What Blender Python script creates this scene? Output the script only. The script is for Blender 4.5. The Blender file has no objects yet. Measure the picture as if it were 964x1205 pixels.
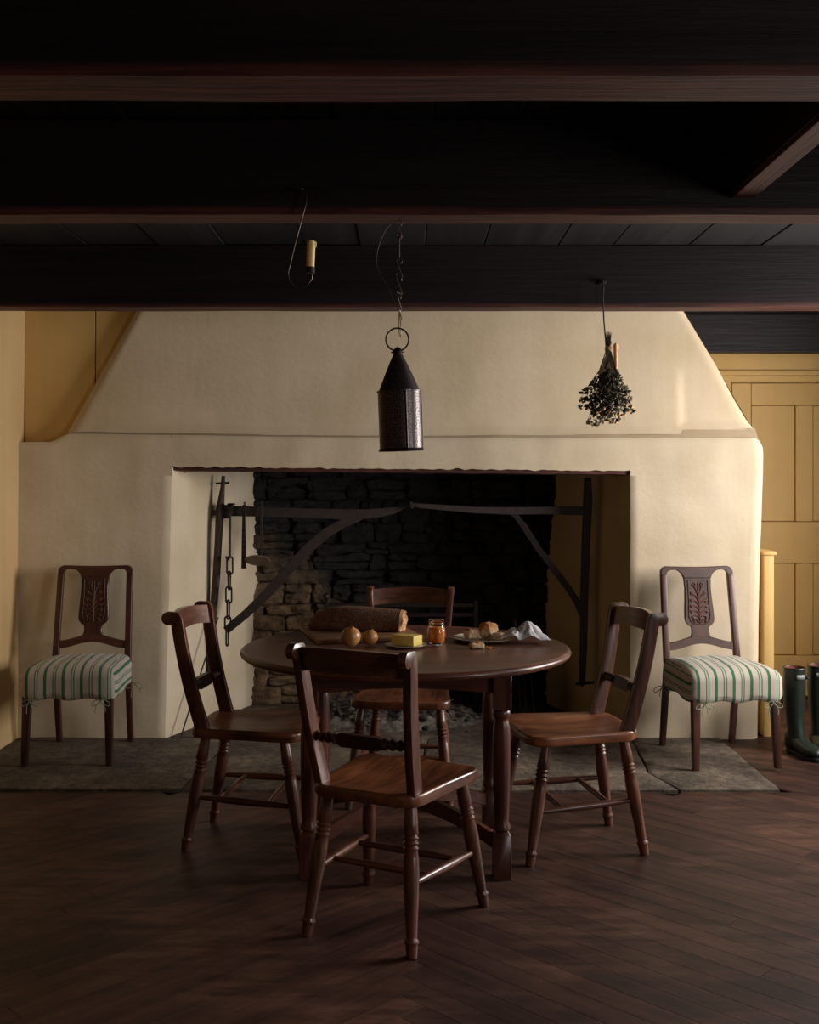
import bpy, bmesh, math, random
from mathutils import Vector, Matrix, noise
random.seed(11)
PI = math.pi
S = bpy.context.scene
COL = S.collection

# ------------------------------------------------------------------ camera, world, lights, exposure
cam_data = bpy.data.cameras.new('camera')
cam = bpy.data.objects.new('camera', cam_data)
COL.objects.link(cam)
cam.location = (0, 0, 1.34)
cam.rotation_euler = (PI/2, 0, 0)
cam_data.sensor_fit = 'VERTICAL'
cam_data.sensor_height = 36
cam_data.sensor_width = 36
cam_data.lens = 1287/1205*36
cam_data.shift_y = -32.5/1205
cam_data.clip_start = 0.05
S.camera = cam

world = bpy.data.worlds.new('world'); S.world = world
world.use_nodes = True
bg = world.node_tree.nodes['Background']
bg.inputs[0].default_value = (0.66, 0.66, 0.70, 1)
bg.inputs[1].default_value = 0.12

def area_light(name, loc, rot, sx, sy, power, color):
    l = bpy.data.lights.new(name, 'AREA')
    l.shape = 'RECTANGLE'; l.size = sx; l.size_y = sy; l.energy = power; l.color = color
    o = bpy.data.objects.new(name, l); COL.objects.link(o)
    o.location = loc; o.rotation_euler = rot
    return o
# daylight through the two windows in the right wall
area_light('side_window_daylight', (3.26, 4.45, 1.50), (0, PI/2, 0), 1.15, 1.35, 146, (1.0, 0.955, 0.925))
area_light('near_window_daylight', (3.26, 0.7, 1.50), (0, PI/2, 0), 1.15, 1.15, 48, (1.0, 0.955, 0.925))

S.view_settings.view_transform = 'Standard'
S.view_settings.look = 'None'
S.view_settings.exposure = 0.0
S.view_settings.gamma = 1.0
S.view_settings.use_curve_mapping = False

# ------------------------------------------------------------------ helpers
def tag(o, label=None, cat=None, group=None, kind=None):
    if label: o['label'] = label
    if cat: o['category'] = cat
    if group: o['group'] = group
    if kind: o['kind'] = kind
    return o

def empty(name, loc=(0, 0, 0), rz=0, label=None, cat=None, group=None, kind=None):
    o = bpy.data.objects.new(name, None); COL.objects.link(o)
    o.empty_display_size = 0.05
    o.location = loc; o.rotation_euler = (0, 0, rz)
    return tag(o, label, cat, group, kind)

def copy_tree(o, parent=None):
    c = o.copy(); COL.objects.link(c)
    if parent: c.parent = parent
    for ch in list(o.children):
        copy_tree(ch, c)
    return c

def clamp(x, a, b): return max(a, min(b, x))
def lerp(a, b, t): return a+(b-a)*t
def sstep(a, b, x):
    t = clamp((x-a)/(b-a), 0, 1); return t*t*(3-2*t)
def nz(x, y, z, s=1.0): return noise.noise(Vector((x*s, y*s, z*s)))

class MB:
    def __init__(self): self.v = []; self.f = []; self.uv = {}
    def add(self, vs, fs, uvs=None):
        b = len(self.v)
        self.v += [tuple(p) for p in vs]
        for i, f in enumerate(fs):
            if uvs: self.uv[len(self.f)] = uvs[i]
            self.f.append(tuple(b+k for k in f))
    def box(self, x0, x1, y0, y1, z0, z1):
        vs = [(x, y, z) for z in (z0, z1) for y in (y0, y1) for x in (x0, x1)]
        self.add(vs, [(0, 2, 3, 1), (4, 5, 7, 6), (0, 1, 5, 4), (2, 6, 7, 3), (0, 4, 6, 2), (1, 3, 7, 5)])
        return self
    def tube(self, path, r, n=8, closed=False, flat=1.0, up=None):
        P = [Vector(p) for p in path]; m = len(P)
        R = r if isinstance(r, (list, tuple)) else [r]*m
        vs = []; fs = []
        T = []
        for i in range(m):
            a = P[(i-1) % m] if (closed or i > 0) else P[i]
            b = P[(i+1) % m] if (closed or i < m-1) else P[i]
            d = (b-a)
            T.append(d.normalized() if d.length > 1e-9 else Vector((0, 0, 1)))
        u = Vector(up) if up else T[0].orthogonal().normalized()
        for i in range(m):
            u = (u - T[i]*u.dot(T[i]))
            u = u.normalized() if u.length > 1e-6 else T[i].orthogonal().normalized()
            w = T[i].cross(u)
            for k in range(n):
                a = 2*PI*k/n
                vs.append(P[i] + u*(R[i]*math.cos(a)) + w*(R[i]*flat*math.sin(a)))
        for i in range(m if closed else m-1):
            j = (i+1) % m
            for k in range(n):
                l = (k+1) % n
                fs.append((i*n+k, i*n+l, j*n+l, j*n+k))
        if not closed:
            fs.append(tuple(range(n-1, -1, -1)))
            fs.append(tuple((m-1)*n+k for k in range(n)))
        self.add(vs, fs); return self
    def lathe(self, prof, p0=(0, 0, 0), p1=(0, 0, 1), n=20, cap=True, uv=False, sx=1.0):
        """prof: (radius, t) with t along p0->p1 (0..1)"""
        p0 = Vector(p0); p1 = Vector(p1); ax = p1-p0
        T = ax.normalized()
        u = Vector((1, 0, 0)) if abs(T.x) < .9 else Vector((0, 1, 0))
        u = (u-T*u.dot(T)).normalized(); w = T.cross(u)
        vs = []; fs = []; uvs = []
        for (r, t) in prof:
            for k in range(n):
                a = 2*PI*k/n
                vs.append(p0+ax*t+u*(r*sx*math.cos(a))+w*(r*math.sin(a)))
        m = len(prof)
        for i in range(m-1):
            for k in range(n):
                l = (k+1) % n
                fs.append((i*n+k, i*n+l, (i+1)*n+l, (i+1)*n+k))
                uvs.append([(k/n, prof[i][1]), ((k+1)/n, prof[i][1]), ((k+1)/n, prof[i+1][1]), (k/n, prof[i+1][1])])
        if cap:
            fs.append(tuple(range(n-1, -1, -1))); uvs.append([(0, 0)]*n)
            fs.append(tuple((m-1)*n+k for k in range(n))); uvs.append([(0, 0)]*n)
        self.add(vs, fs, uvs if uv else None); return self
    def prism(self, poly, fn, w0, w1):
        n = len(poly)
        vs = [fn(a, b, w0) for a, b in poly]+[fn(a, b, w1) for a, b in poly]
        fs = [tuple(range(n-1, -1, -1)), tuple(range(n, 2*n))]
        for i in range(n):
            j = (i+1) % n
            fs.append((i, j, n+j, n+i))
        self.add(vs, fs); return self
    def grid(self, nu, nv, fn, flip=False, uvfn=None):
        vs = [fn(i/nu, j/nv) for j in range(nv+1) for i in range(nu+1)]
        fs = []; uvs = []
        for j in range(nv):
            for i in range(nu):
                a = j*(nu+1)+i
                q = (a, a+1, a+nu+2, a+nu+1)
                fs.append(q[::-1] if flip else q)
                if uvfn:
                    qq = [uvfn(i/nu, j/nv), uvfn((i+1)/nu, j/nv), uvfn((i+1)/nu, (j+1)/nv), uvfn(i/nu, (j+1)/nv)]
                    uvs.append(qq[::-1] if flip else qq)
        self.add(vs, fs, uvs if uvfn else None); return self
    def rbox(self, hx, hy, hz, r, n=6, fn=None, open_bottom=False):
        """rounded box centred at the origin, fn maps the point"""
        b = bmesh.new()
        bmesh.ops.create_cube(b, size=2)
        bmesh.ops.subdivide_edges(b, edges=b.edges[:], cuts=n, use_grid_fill=True)
        if open_bottom:
            bmesh.ops.delete(b, geom=[f for f in b.faces if all(v.co.z < -.999 for v in f.verts)], context='FACES')
        b.verts.ensure_lookup_table()
        h = Vector((hx, hy, hz)); inn = Vector((hx-r, hy-r, hz-r))
        vs = []
        for v in b.verts:
            p = Vector((v.co.x*hx, v.co.y*hy, v.co.z*hz))
            c = Vector([clamp(p[i], -inn[i], inn[i]) for i in range(3)])
            d = p-c
            if d.length > 1e-9: p = c+d.normalized()*r
            vs.append(fn(p) if fn else p)
        b.verts.index_update()
        fs = [tuple(v.index for v in f.verts) for f in b.faces]
        b.free()
        self.add(vs, fs); return self
    def blob(self, c, r, n=2, amp=.15, s=30, sq=(1, 1, 1), seed=0):
        b = bmesh.new(); bmesh.ops.create_icosphere(b, subdivisions=n, radius=1)
        b.verts.index_update()
        vs = []
        for v in b.verts:
            k = 1+amp*nz(v.co.x+seed, v.co.y, v.co.z+seed*.7, s*.05)
            vs.append((c[0]+v.co.x*r*sq[0]*k, c[1]+v.co.y*r*sq[1]*k, c[2]+v.co.z*r*sq[2]*k))
        fs = [tuple(v.index for v in f.verts) for f in b.faces]
        b.free(); self.add(vs, fs); return self
    def build(self, name, mat, parent=None, bevel=0, seg=2, smooth=True, ang=40, label=None, loc=None):
        me = bpy.data.meshes.new(name)
        me.from_pydata(self.v, [], self.f)
        if self.uv:
            ul = me.uv_layers.new(name='UVMap')
            for i, p in enumerate(me.polygons):
                u = self.uv.get(i)
                if u:
                    for k, li in enumerate(p.loop_indices): ul.data[li].uv = u[k]
        b = bmesh.new(); b.from_mesh(me)
        bmesh.ops.recalc_face_normals(b, faces=b.faces[:])
        if bevel:
            ed = [e for e in b.edges if e.is_manifold and e.calc_face_angle(0) > math.radians(35)]
            bmesh.ops.bevel(b, geom=ed, offset=bevel, segments=seg, profile=.5, affect='EDGES', clamp_overlap=True)
        if smooth:
            for f in b.faces: f.smooth = True
            for e in b.edges:
                e.smooth = not (e.is_manifold and e.calc_face_angle(0) > math.radians(ang))
        b.to_mesh(me); b.free()
        me.materials.append(mat)
        o = bpy.data.objects.new(name, me); COL.objects.link(o)
        if parent: o.parent = parent
        if loc: o.location = loc
        if label: o['label'] = label
        return o

# ------------------------------------------------------------------ materials
def mat_base(name):
    m = bpy.data.materials.new(name); m.use_nodes = True
    nt = m.node_tree; bs = nt.nodes['Principled BSDF']
    return m, nt, bs
def N(nt, t, **kw):
    n = nt.nodes.new(t)
    for k, v in kw.items(): setattr(n, k, v)
    return n
def L(nt, a, b): nt.links.new(a, b)
def ramp(nt, fac, stops):
    r = N(nt, 'ShaderNodeValToRGB')
    e = r.color_ramp.elements
    while len(e) < len(stops): e.new(.5)
    for k, (p, c) in enumerate(stops):
        e[k].position = p; e[k].color = (*c, 1) if len(c) == 3 else c
    L(nt, fac, r.inputs[0]); return r
def srgb(r, g, b):
    f = lambda c: (c/255/12.92) if c/255 <= .04045 else ((c/255+.055)/1.055)**2.4
    return (f(r), f(g), f(b))
def coords(nt, scale, rnd=0, space='Object', rot=(0, 0, 0)):
    tc = N(nt, 'ShaderNodeTexCoord')
    mp = N(nt, 'ShaderNodeMapping'); mp.inputs['Scale'].default_value = scale; mp.inputs['Rotation'].default_value = rot
    L(nt, tc.outputs[space], mp.inputs[0])
    if rnd:
        oi = N(nt, 'ShaderNodeObjectInfo')
        mu = N(nt, 'ShaderNodeMath', operation='MULTIPLY'); mu.inputs[1].default_value = rnd
        L(nt, oi.outputs['Random'], mu.inputs[0])
        ad = N(nt, 'ShaderNodeVectorMath', operation='ADD')
        L(nt, mp.outputs[0], ad.inputs[0]); L(nt, mu.outputs[0], ad.inputs[1])
        return ad.outputs[0]
    return mp.outputs[0]
def noise_tex(nt, vec, scale, detail=4, rough=.55, dist=0):
    n = N(nt, 'ShaderNodeTexNoise'); n.inputs['Scale'].default_value = scale
    n.inputs['Detail'].default_value = detail; n.inputs['Roughness'].default_value = rough
    n.inputs['Distortion'].default_value = dist
    L(nt, vec, n.inputs['Vector']); return n.outputs[0]
def bump(nt, h, bs, strength=.3, dist=.002):
    b = N(nt, 'ShaderNodeBump'); b.inputs['Strength'].default_value = strength; b.inputs['Distance'].default_value = dist
    L(nt, h, b.inputs['Height']); L(nt, b.outputs[0], bs.inputs['Normal'])
def mixc(nt, fac, a, b, mode='MIX'):
    m = N(nt, 'ShaderNodeMix', data_type='RGBA', blend_type=mode)
    for sock, v in ((m.inputs[0], fac), (m.inputs[6], a), (m.inputs[7], b)):
        if hasattr(v, 'links'): L(nt, v, sock)
        elif isinstance(v, (int, float)): sock.default_value = v
        else: sock.default_value = (*v, 1)
    return m.outputs[2]

def wood(name, dark, light, axis='Z', rough=.38, scale=14, stretch=.08, rnd=9, coat=0.0, bumps=.12, spec=.5, var=.25):
    m, nt, bs = mat_base(name)
    sc = [1, 1, 1]; sc['XYZ'.index(axis)] = stretch
    v = coords(nt, sc, rnd)
    f = noise_tex(nt, v, scale, 6, .6, .6)
    f2 = noise_tex(nt, v, scale*6, 4, .6, 0)
    r = ramp(nt, f, [(.28, dark), (.72, light)])
    r2 = ramp(nt, f2, [(.34, (.42, .42, .42)), (.60, (1, 1, 1))])
    c = mixc(nt, .85, r.outputs[0], r2.outputs[0], 'MULTIPLY')
    oi = N(nt, 'ShaderNodeObjectInfo')
    mr = N(nt, 'ShaderNodeMapRange'); mr.inputs[3].default_value = 1-var; mr.inputs[4].default_value = 1+var
    L(nt, oi.outputs['Random'], mr.inputs[0])
    hsv = N(nt, 'ShaderNodeHueSaturation'); L(nt, mr.outputs[0], hsv.inputs['Value']); L(nt, c, hsv.inputs['Color'])
    L(nt, hsv.outputs[0], bs.inputs['Base Color'])
    rr = N(nt, 'ShaderNodeMapRange'); rr.inputs[3].default_value = rough-.1; rr.inputs[4].default_value = rough+.14
    L(nt, f, rr.inputs[0]); L(nt, rr.outputs[0], bs.inputs['Roughness'])
    bs.inputs['Specular IOR Level'].default_value = spec
    bs.inputs['Coat Weight'].default_value = coat; bs.inputs['Coat Roughness'].default_value = .25
    bump(nt, f2, bs, bumps, .001)
    return m

def beam_mat(axis):
    m, nt, bs = mat_base('beam_wood_'+axis)
    sc = [1, 1, 1]; sc['XYZ'.index(axis)] = .05
    v = coords(nt, sc)
    f = noise_tex(nt, v, 9, 6, .65, .4); f2 = noise_tex(nt, v, 60, 4, .65)
    c = ramp(nt, f, [(.3, srgb(14, 10, 10)), (.72, srgb(36, 26, 25))]).outputs[0]
    red = ramp(nt, f2, [(.3, srgb(34, 16, 14)), (.65, srgb(92, 48, 40))]).outputs[0]
    sp = N(nt, 'ShaderNodeSeparateXYZ'); tc = N(nt, 'ShaderNodeTexCoord'); L(nt, tc.outputs['Object'], sp.inputs[0])
    k = N(nt, 'ShaderNodeMath', operation='MULTIPLY_ADD'); k.inputs[1].default_value = -.03; L(nt, f, k.inputs[0]); L(nt, sp.outputs[2], k.inputs[2])
    mr = N(nt, 'ShaderNodeMapRange'); e = .045 if axis == 'Y' else 0; mr.inputs[1].default_value = 2.132+e; mr.inputs[2].default_value = 2.116+e; L(nt, k.outputs[0], mr.inputs[0])
    L(nt, mixc(nt, mr.outputs[0], c, red), bs.inputs['Base Color'])
    bs.inputs['Roughness'].default_value = .55; bs.inputs['Specular IOR Level'].default_value = .35
    ad = N(nt, 'ShaderNodeMath', operation='ADD'); L(nt, f, ad.inputs[0]); L(nt, f2, ad.inputs[1])
    bump(nt, ad.outputs[0], bs, .6, .004); return m

def floor_mat():
    m, nt, bs = mat_base('floor_wood')
    v = coords(nt, (.07, 1, 1), 37)
    f = noise_tex(nt, v, 11, 6, .6, .5); f2 = noise_tex(nt, v, 70, 4, .6)
    g = N(nt, 'ShaderNodeNewGeometry')
    w1 = noise_tex(nt, g.outputs['Position'], 1.7, 6, .65); 
    mp = N(nt, 'ShaderNodeMapping'); mp.inputs['Rotation'].default_value = (0, 0, .5); mp.inputs['Scale'].default_value = (1, 5, 1); L(nt, g.outputs['Position'], mp.inputs[0])
    w2 = noise_tex(nt, mp.outputs[0], 3, 6, .7)
    c = ramp(nt, f, [(.3, srgb(40, 24, 19)), (.7, srgb(86, 54, 43))]).outputs[0]
    c = mixc(nt, .8, c, ramp(nt, f2, [(.34, (.5, .5, .5)), (.6, (1, 1, 1))]).outputs[0], 'MULTIPLY')
    worn = N(nt, 'ShaderNodeMath', operation='MULTIPLY'); L(nt, ramp(nt, w1, [(.42, (0, 0, 0)), (.66, (1, 1, 1))]).outputs[0], worn.inputs[0]); L(nt, ramp(nt, w2, [(.40, (0, 0, 0)), (.66, (1, 1, 1))]).outputs[0], worn.inputs[1])
    c = mixc(nt, worn.outputs[0], c, srgb(122, 86, 68))
    oi = N(nt, 'ShaderNodeObjectInfo')
    c = mixc(nt, 1.0, c, oi.outputs['Color'], 'MULTIPLY'); L(nt, c, bs.inputs['Base Color'])
    rr = N(nt, 'ShaderNodeMapRange'); rr.inputs[3].default_value = .42; rr.inputs[4].default_value = .66; L(nt, w1, rr.inputs[0]); L(nt, rr.outputs[0], bs.inputs['Roughness'])
    bs.inputs['Specular IOR Level'].default_value = .35; bump(nt, f2, bs, .3, .001); return m

def plaster(name, col, col2, rough=.85, b=.35, scale=2.2, spots=None):
    m, nt, bs = mat_base(name)
    v = coords(nt, (1, 1, 1))
    f = noise_tex(nt, v, scale, 5, .55)
    r = ramp(nt, f, [(.3, col2), (.7, col)])
    vs = coords(nt, (9, 9, .6))
    st = noise_tex(nt, vs, 1.5, 4, .6)
    c = mixc(nt, .35, r.outputs[0], ramp(nt, st, [(.3, (.82, .82, .82)), (.7, (1, 1, 1))]).outputs[0], 'MULTIPLY')
    L(nt, c, bs.inputs['Base Color'])
    bs.inputs['Roughness'].default_value = rough; bs.inputs['Specular IOR Level'].default_value = .25
    f3 = noise_tex(nt, v, 30, 5, .6)
    bump(nt, f3, bs, b, .004)
    return m

def plain(name, col, rough=.5, metal=0, spec=.5, var=None, scale=40, b=0, **kw):
    m, nt, bs = mat_base(name)
    if var:
        f = noise_tex(nt, coords(nt, (1, 1, 1)), scale, 5, .6)
        r = ramp(nt, f, [(.3, var), (.7, col)])
        L(nt, r.outputs[0], bs.inputs['Base Color'])
        if b: bump(nt, f, bs, b, .002)
    else:
        bs.inputs['Base Color'].default_value = (*col, 1)
    bs.inputs['Roughness'].default_value = rough; bs.inputs['Metallic'].default_value = metal
    bs.inputs['Specular IOR Level'].default_value = spec
    for k, v in kw.items(): bs.inputs[k].default_value = v
    return m

CH_D, CH_L = srgb(56, 30, 22), srgb(124, 72, 50)
M = {}
for a in 'XYZ':
    M['chair'+a] = wood('chair_wood_'+a, CH_D, CH_L, a, .36, 12, .09, coat=.55)
    M['dark'+a] = wood('dark_chair_wood_'+a, srgb(44, 20, 14), srgb(92, 48, 34), a, .42, 14, .09, coat=.2)
    M['table'+a] = wood('table_wood_'+a, srgb(58, 28, 20), srgb(126, 70, 50), a, .36, 11, .07, coat=.3)
    M['beam'+a] = beam_mat(a)
M['seat'] = wood('seat_wood', srgb(78, 40, 24), srgb(162, 98, 60), 'Y', .36, 10, .1, coat=.4)
M['plankfloor'] = floor_mat()
M['floorbase'] = plain('floor_gap', srgb(16, 10, 9), .9)
M['ceilboard'] = wood('ceiling_board', srgb(13, 11, 12), srgb(28, 24, 24), 'Y', .6, 7, .06, bumps=.4)
M['plaster'] = plaster('cream_plaster', srgb(222, 206, 180), srgb(203, 185, 154))
M['hood'] = plaster('hood_plaster', srgb(221, 203, 174), srgb(203, 183, 150))
M['ochre'] = plaster('ochre_paint', srgb(220, 184, 118), srgb(210, 172, 106), .55, .12)
M['ochrewall'] = plaster('ochre_wall', srgb(212, 182, 132), srgb(202, 168, 116), .8, .3)
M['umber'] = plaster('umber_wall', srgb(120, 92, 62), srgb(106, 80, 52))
M['iron'] = plain('black_iron', srgb(34, 30, 29), .55, .6, .5, srgb(58, 46, 40), 60, .3)
M['wire'] = plain('wire_iron', srgb(90, 78, 72), .42, .85, .5)
M['black'] = plain('soot_black', srgb(14, 12, 12), .9)
M['wax'] = plain('candle_wax', srgb(246, 220, 156), .5, 0, .4, srgb(228, 190, 116), 60, 0, **{'Subsurface Weight': .15})
M['paleWax'] = plain('pale_candle_wax', srgb(236, 196, 150), .5, 0, .4, srgb(205, 140, 88), 50)

# stone materials
def stone_mat():
    m, nt, bs = mat_base('sooty_rubble')
    g = N(nt, 'ShaderNodeNewGeometry')
    sx = N(nt, 'ShaderNodeSeparateXYZ'); L(nt, g.outputs['Position'], sx.inputs[0])
    n1 = noise_tex(nt, g.outputs['Position'], 2.2, 5, .6)
    n2 = noise_tex(nt, g.outputs['Position'], 16, 6, .65)
    base = ramp(nt, n2, [(.3, srgb(64, 50, 37)), (.52, srgb(136, 109, 80)), (.75, srgb(172, 144, 112))])
    # soot: a stain that spreads up and right from the middle of the hearth
    a = N(nt, 'ShaderNodeMath', operation='MULTIPLY'); a.inputs[1].default_value = .9; L(nt, sx.outputs[0], a.inputs[0])
    z = N(nt, 'ShaderNodeMath', operation='MULTIPLY'); z.inputs[1].default_value = 1.1; L(nt, sx.outputs[2], z.inputs[0])
    s = N(nt, 'ShaderNodeMath', operation='ADD'); L(nt, a.outputs[0], s.inputs[0]); L(nt, z.outputs[0], s.inputs[1])
    k = N(nt, 'ShaderNodeMath', operation='MULTIPLY_ADD'); k.inputs[1].default_value = 1.1; L(nt, n1, k.inputs[0]); L(nt, s.outputs[0], k.inputs[2])
    mr = N(nt, 'ShaderNodeMapRange'); mr.inputs[1].default_value = .52; mr.inputs[2].default_value = .95
    L(nt, k.outputs[0], mr.inputs[0])
    soot = ramp(nt, n2, [(.35, srgb(12, 11, 12)), (.75, srgb(46, 43, 43))])
    L(nt, mixc(nt, mr.outputs[0], base.outputs[0], soot.outputs[0]), bs.inputs['Base Color'])
    bs.inputs['Roughness'].default_value = .58
    n3 = noise_tex(nt, g.outputs['Position'], 34, 8, .75, .8)
    ad = N(nt, 'ShaderNodeMath', operation='ADD'); L(nt, n2, ad.inputs[0]); L(nt, n3, ad.inputs[1])
    bump(nt, ad.outputs[0], bs, 1.0, .03)
    return m
M['stone'] = stone_mat()
def slab_mat():
    m, nt, bs = mat_base('hearth_slab')
    v = coords(nt, (1, 1, 1), 0)
    n1 = noise_tex(nt, v, 3, 6, .65); n2 = noise_tex(nt, v, 26, 6, .7)
    r = ramp(nt, n1, [(.3, srgb(66, 56, 47)), (.5, srgb(102, 89, 75)), (.7, srgb(140, 124, 104))])
    r2 = ramp(nt, n2, [(.38, (.45, .43, .42)), (.58, (1, 1, 1))])
    L(nt, mixc(nt, .85, r.outputs[0], r2.outputs[0], 'MULTIPLY'), bs.inputs['Base Color'])
    bs.inputs['Roughness'].default_value = .8; bump(nt, n2, bs, 1.0, .012)
    return m
M['slab'] = slab_mat()

# ------------------------------------------------------------------ room shell
XL, XR, YF, YB, ZC = -2.055, 3.10, -1.5, 6.90, 2.40
fl = MB().box(XL-.1, XR+.1, YF-.1, YB+.1, -.06, -.016).build('floor', M['floorbase'], smooth=False)
tag(fl, kind='structure')

def clip(poly, a, b, c):          # keep a*x+b*y<=c
    out = []
    for i in range(len(poly)):
        p, q = poly[i], poly[(i+1) % len(poly)]
        dp, dq = a*p[0]+b*p[1]-c, a*q[0]+b*q[1]-c
        if dp <= 0: out.append(p)
        if dp*dq < 0:
            t = dp/(dp-dq); out.append((lerp(p[0], q[0], t), lerp(p[1], q[1], t)))
    return out
def area(poly):
    return abs(sum(poly[i][0]*poly[(i+1) % len(poly)][1]-poly[(i+1) % len(poly)][0]*poly[i][1] for i in range(len(poly))))/2
HX, HY = 1.625, 4.765             # right and front edges of the hearth
regions = [[(-1, 0, -XL), (1, 0, XR-.005), (0, -1, -1.75), (0, 1, HY-.006)],
           [(-1, 0, -HX-.006), (1, 0, XR-.005), (0, -1, -HY+.006), (0, 1, YB-.03)]]
W = .0845; q = 1/math.sqrt(2); X0 = -.02
def plank(a0, a1, b0, b1, ang, kind):
    """rectangle in the (a, b) frame, a along (1,1), b along (1,-1)"""
    g = .0008
    for reg in regions:
        poly = [(X0+(a+b)*q, (a-b)*q) for a, b in ((a0+g, b0+g), (a1-g, b0+g), (a1-g, b1-g), (a0+g, b1-g))]
        for h in reg:
            poly = clip(poly, *h)
            if len(poly) < 3: break
        if len(poly) < 3 or area(poly) < .004: continue
        cx = sum(p[0] for p in poly)/len(poly); cy = sum(p[1] for p in poly)/len(poly)
        c, s = math.cos(-ang), math.sin(-ang)
        loc = [((x-cx)*c-(y-cy)*s, (x-cx)*s+(y-cy)*c) for x, y in poly]
        if sum(loc[i][0]*loc[(i+1) % len(loc)][1]-loc[(i+1) % len(loc)][0]*loc[i][1] for i in range(len(loc))) < 0: loc.reverse()
        mb = MB(); mb.prism(loc, lambda x, y, z: (x, y, z), -.015, 0)
        o = mb.build('plank', M['plankfloor'], fl, smooth=False)
        o.color = (random.uniform(.95, 1.35),)*3+(1,) if kind == 0 else (random.uniform(.62, 1.02),)*3+(1,)  # left planks lighter, right darker: sheen by grain direction put into colour
        o.location = (cx, cy, random.uniform(-.0004, 0)); o.rotation_euler = (0, 0, ang)
for k in range(-90, 60):
    # left planks run along a, end at a = -k*W ; right planks run along b, start at (k+1)*W
    a = -k*W; first = True
    while a > -9.0:
        ln = random.uniform(1.3, 2.3); plank(a-ln, a, k*W, (k+1)*W, PI/4, 0); a -= ln
    b = (k+1)*W
    while b < 9.0:
        ln = random.uniform(1.3, 2.3); plank(-(k+1)*W, -k*W, b, b+ln, -PI/4, 1); b += ln

cl = MB().box(XL-.1, XR+.1, YF-.1, YB+.1, ZC+.02, ZC+.06).build('ceiling', M['black'], smooth=False)
tag(cl, kind='structure')
x = XL; i = 0
while x < XR-.02:
    w = min(random.uniform(.24, .36), XR-x)
    MB().box(x+.0015, x+w-.0015, YF, YB-.01, ZC+random.uniform(-.004, .002), ZC+.018).build('board', M['ceilboard'], cl, bevel=.003, seg=1)
    x += w

def wall_grid(name, mat, fn, nu, nv, flip=False):
    o = MB().grid(nu, nv, fn, flip).build(name, mat); return tag(o, kind='structure')
wall_grid('wall_left', M['ochrewall'], lambda u, v: (XL+.006*nz(lerp(4.7, 5.82, u), v*2.4, 3, 1.3), lerp(4.7, 5.86, u), lerp(-.02, ZC+.02, v)), 20, 24)
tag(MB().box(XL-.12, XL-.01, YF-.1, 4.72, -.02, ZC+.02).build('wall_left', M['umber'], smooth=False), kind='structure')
wb = MB().box(1.5, XR+.1, YB, YB+.1, -.02, ZC+.02).build('wall_back', M['ochre'], smooth=False); tag(wb, kind='structure')
# right wall with its two window openings, front wall behind the camera
wr = MB(); z0, z1 = .92, 2.1
for (y0, y1) in ((YF-.1, .1), (1.3, 3.75), (5.15, YB+.1)): wr.box(XR, XR+.14, y0, y1, -.02, ZC+.02)
for (y0, y1) in ((.1, 1.3), (3.75, 5.15)):
    wr.box(XR, XR+.14, y0, y1, -.02, z0); wr.box(XR, XR+.14, y0, y1, z1, ZC+.02)
tag(wr.build('wall_right', M['umber'], smooth=False), kind='structure')
tag(MB().box(XL-.1, XR+.1, YF-.1, YF, -.02, ZC+.02).build('wall_front', M['umber'], smooth=False), kind='structure')
def window(name, o, ex, lo, hi):
    """plain sash: frame and one cross bar; o = point function (along, through, up)"""
    m = MB()
    def bx(a0, a1, h0, h1, t0=.08, t1=.11):
        pts = [o(a, t, h) for h in (h0, h1) for t in (t0, t1) for a in (a0, a1)]
        m.add(pts, [(0, 2, 3, 1), (4, 5, 7, 6), (0, 1, 5, 4), (2, 6, 7, 3), (0, 4, 6, 2), (1, 3, 7, 5)])
    bx(lo, lo+.04, .92, 2.1); bx(hi-.04, hi, .92, 2.1); bx(lo, hi, .92, .96); bx(lo, hi, 2.06, 2.1)
    bx(lo, hi, 1.5, 1.525); bx((lo+hi)/2-.012, (lo+hi)/2+.012, .92, 2.1)
    return tag(m.build(name, M['ochre']), kind='structure')
window('window_1', lambda a, t, h: (XR+t, a, h), 0, 3.75, 5.15)
window('window_2', lambda a, t, h: (XR+t, a, h), 0, .1, 1.3)

# boarded alcove wall above the left shoulder of the chimney
al = MB().box(-2.10, -1.2, 5.86, 5.9, 1.4, ZC+.02).build('wall_alcove', M['ochre'], smooth=False); tag(al, kind='structure')
MB().box(-2.052, -1.6785, 5.835, 5.86, 1.52, ZC).build('board', M['ochre'], al, bevel=.003, seg=1)
MB().box(-1.6735, -1.24, 5.835, 5.86, 1.52, ZC).build('board', M['ochre'], al, bevel=.003, seg=1)

# ------------------------------------------------------------------ beams
def beam(name, x0, x1, y0, y1, z0, z1, mat, ax, label, ch=.012):
    m = MB(); n = 40
    def fn(u, w):
        a = lerp(x0, x1, u)
        return a
    # cross section with chamfered / beaded lower edges, slightly wavy along the length
    sec = [(y0, z1), (y0, z0+ch*1.8), (y0+.003, z0+ch*1.6), (y0+.003, z0+ch), (y0+ch*.6, z0), (y1-ch, z0), (y1, z0+ch), (y1, z1)]
    vs = []; fs = []; k = len(sec)
    for i in range(n+1):
        u = i/n; x = lerp(x0, x1, u)
        for (yy, zz) in sec:
            d = .0035*nz(x*3, yy*2, zz*2, 1.0) if zz < z1 else 0
            vs.append((x, yy+d, zz+d) if ax == 'X' else (yy+d, x, zz+d))
    for i in range(n):
        for j in range(k):
            l = (j+1) % k
            fs.append((i*k+j, i*k+l, (i+1)*k+l, (i+1)*k+j))
    fs.append(tuple(range(k))); fs.append(tuple(n*k+j for j in range(k)))
    m.add(vs, fs)
    o = m.build(name, mat, ang=25)
    return tag(o, label, 'ceiling beam')
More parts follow.
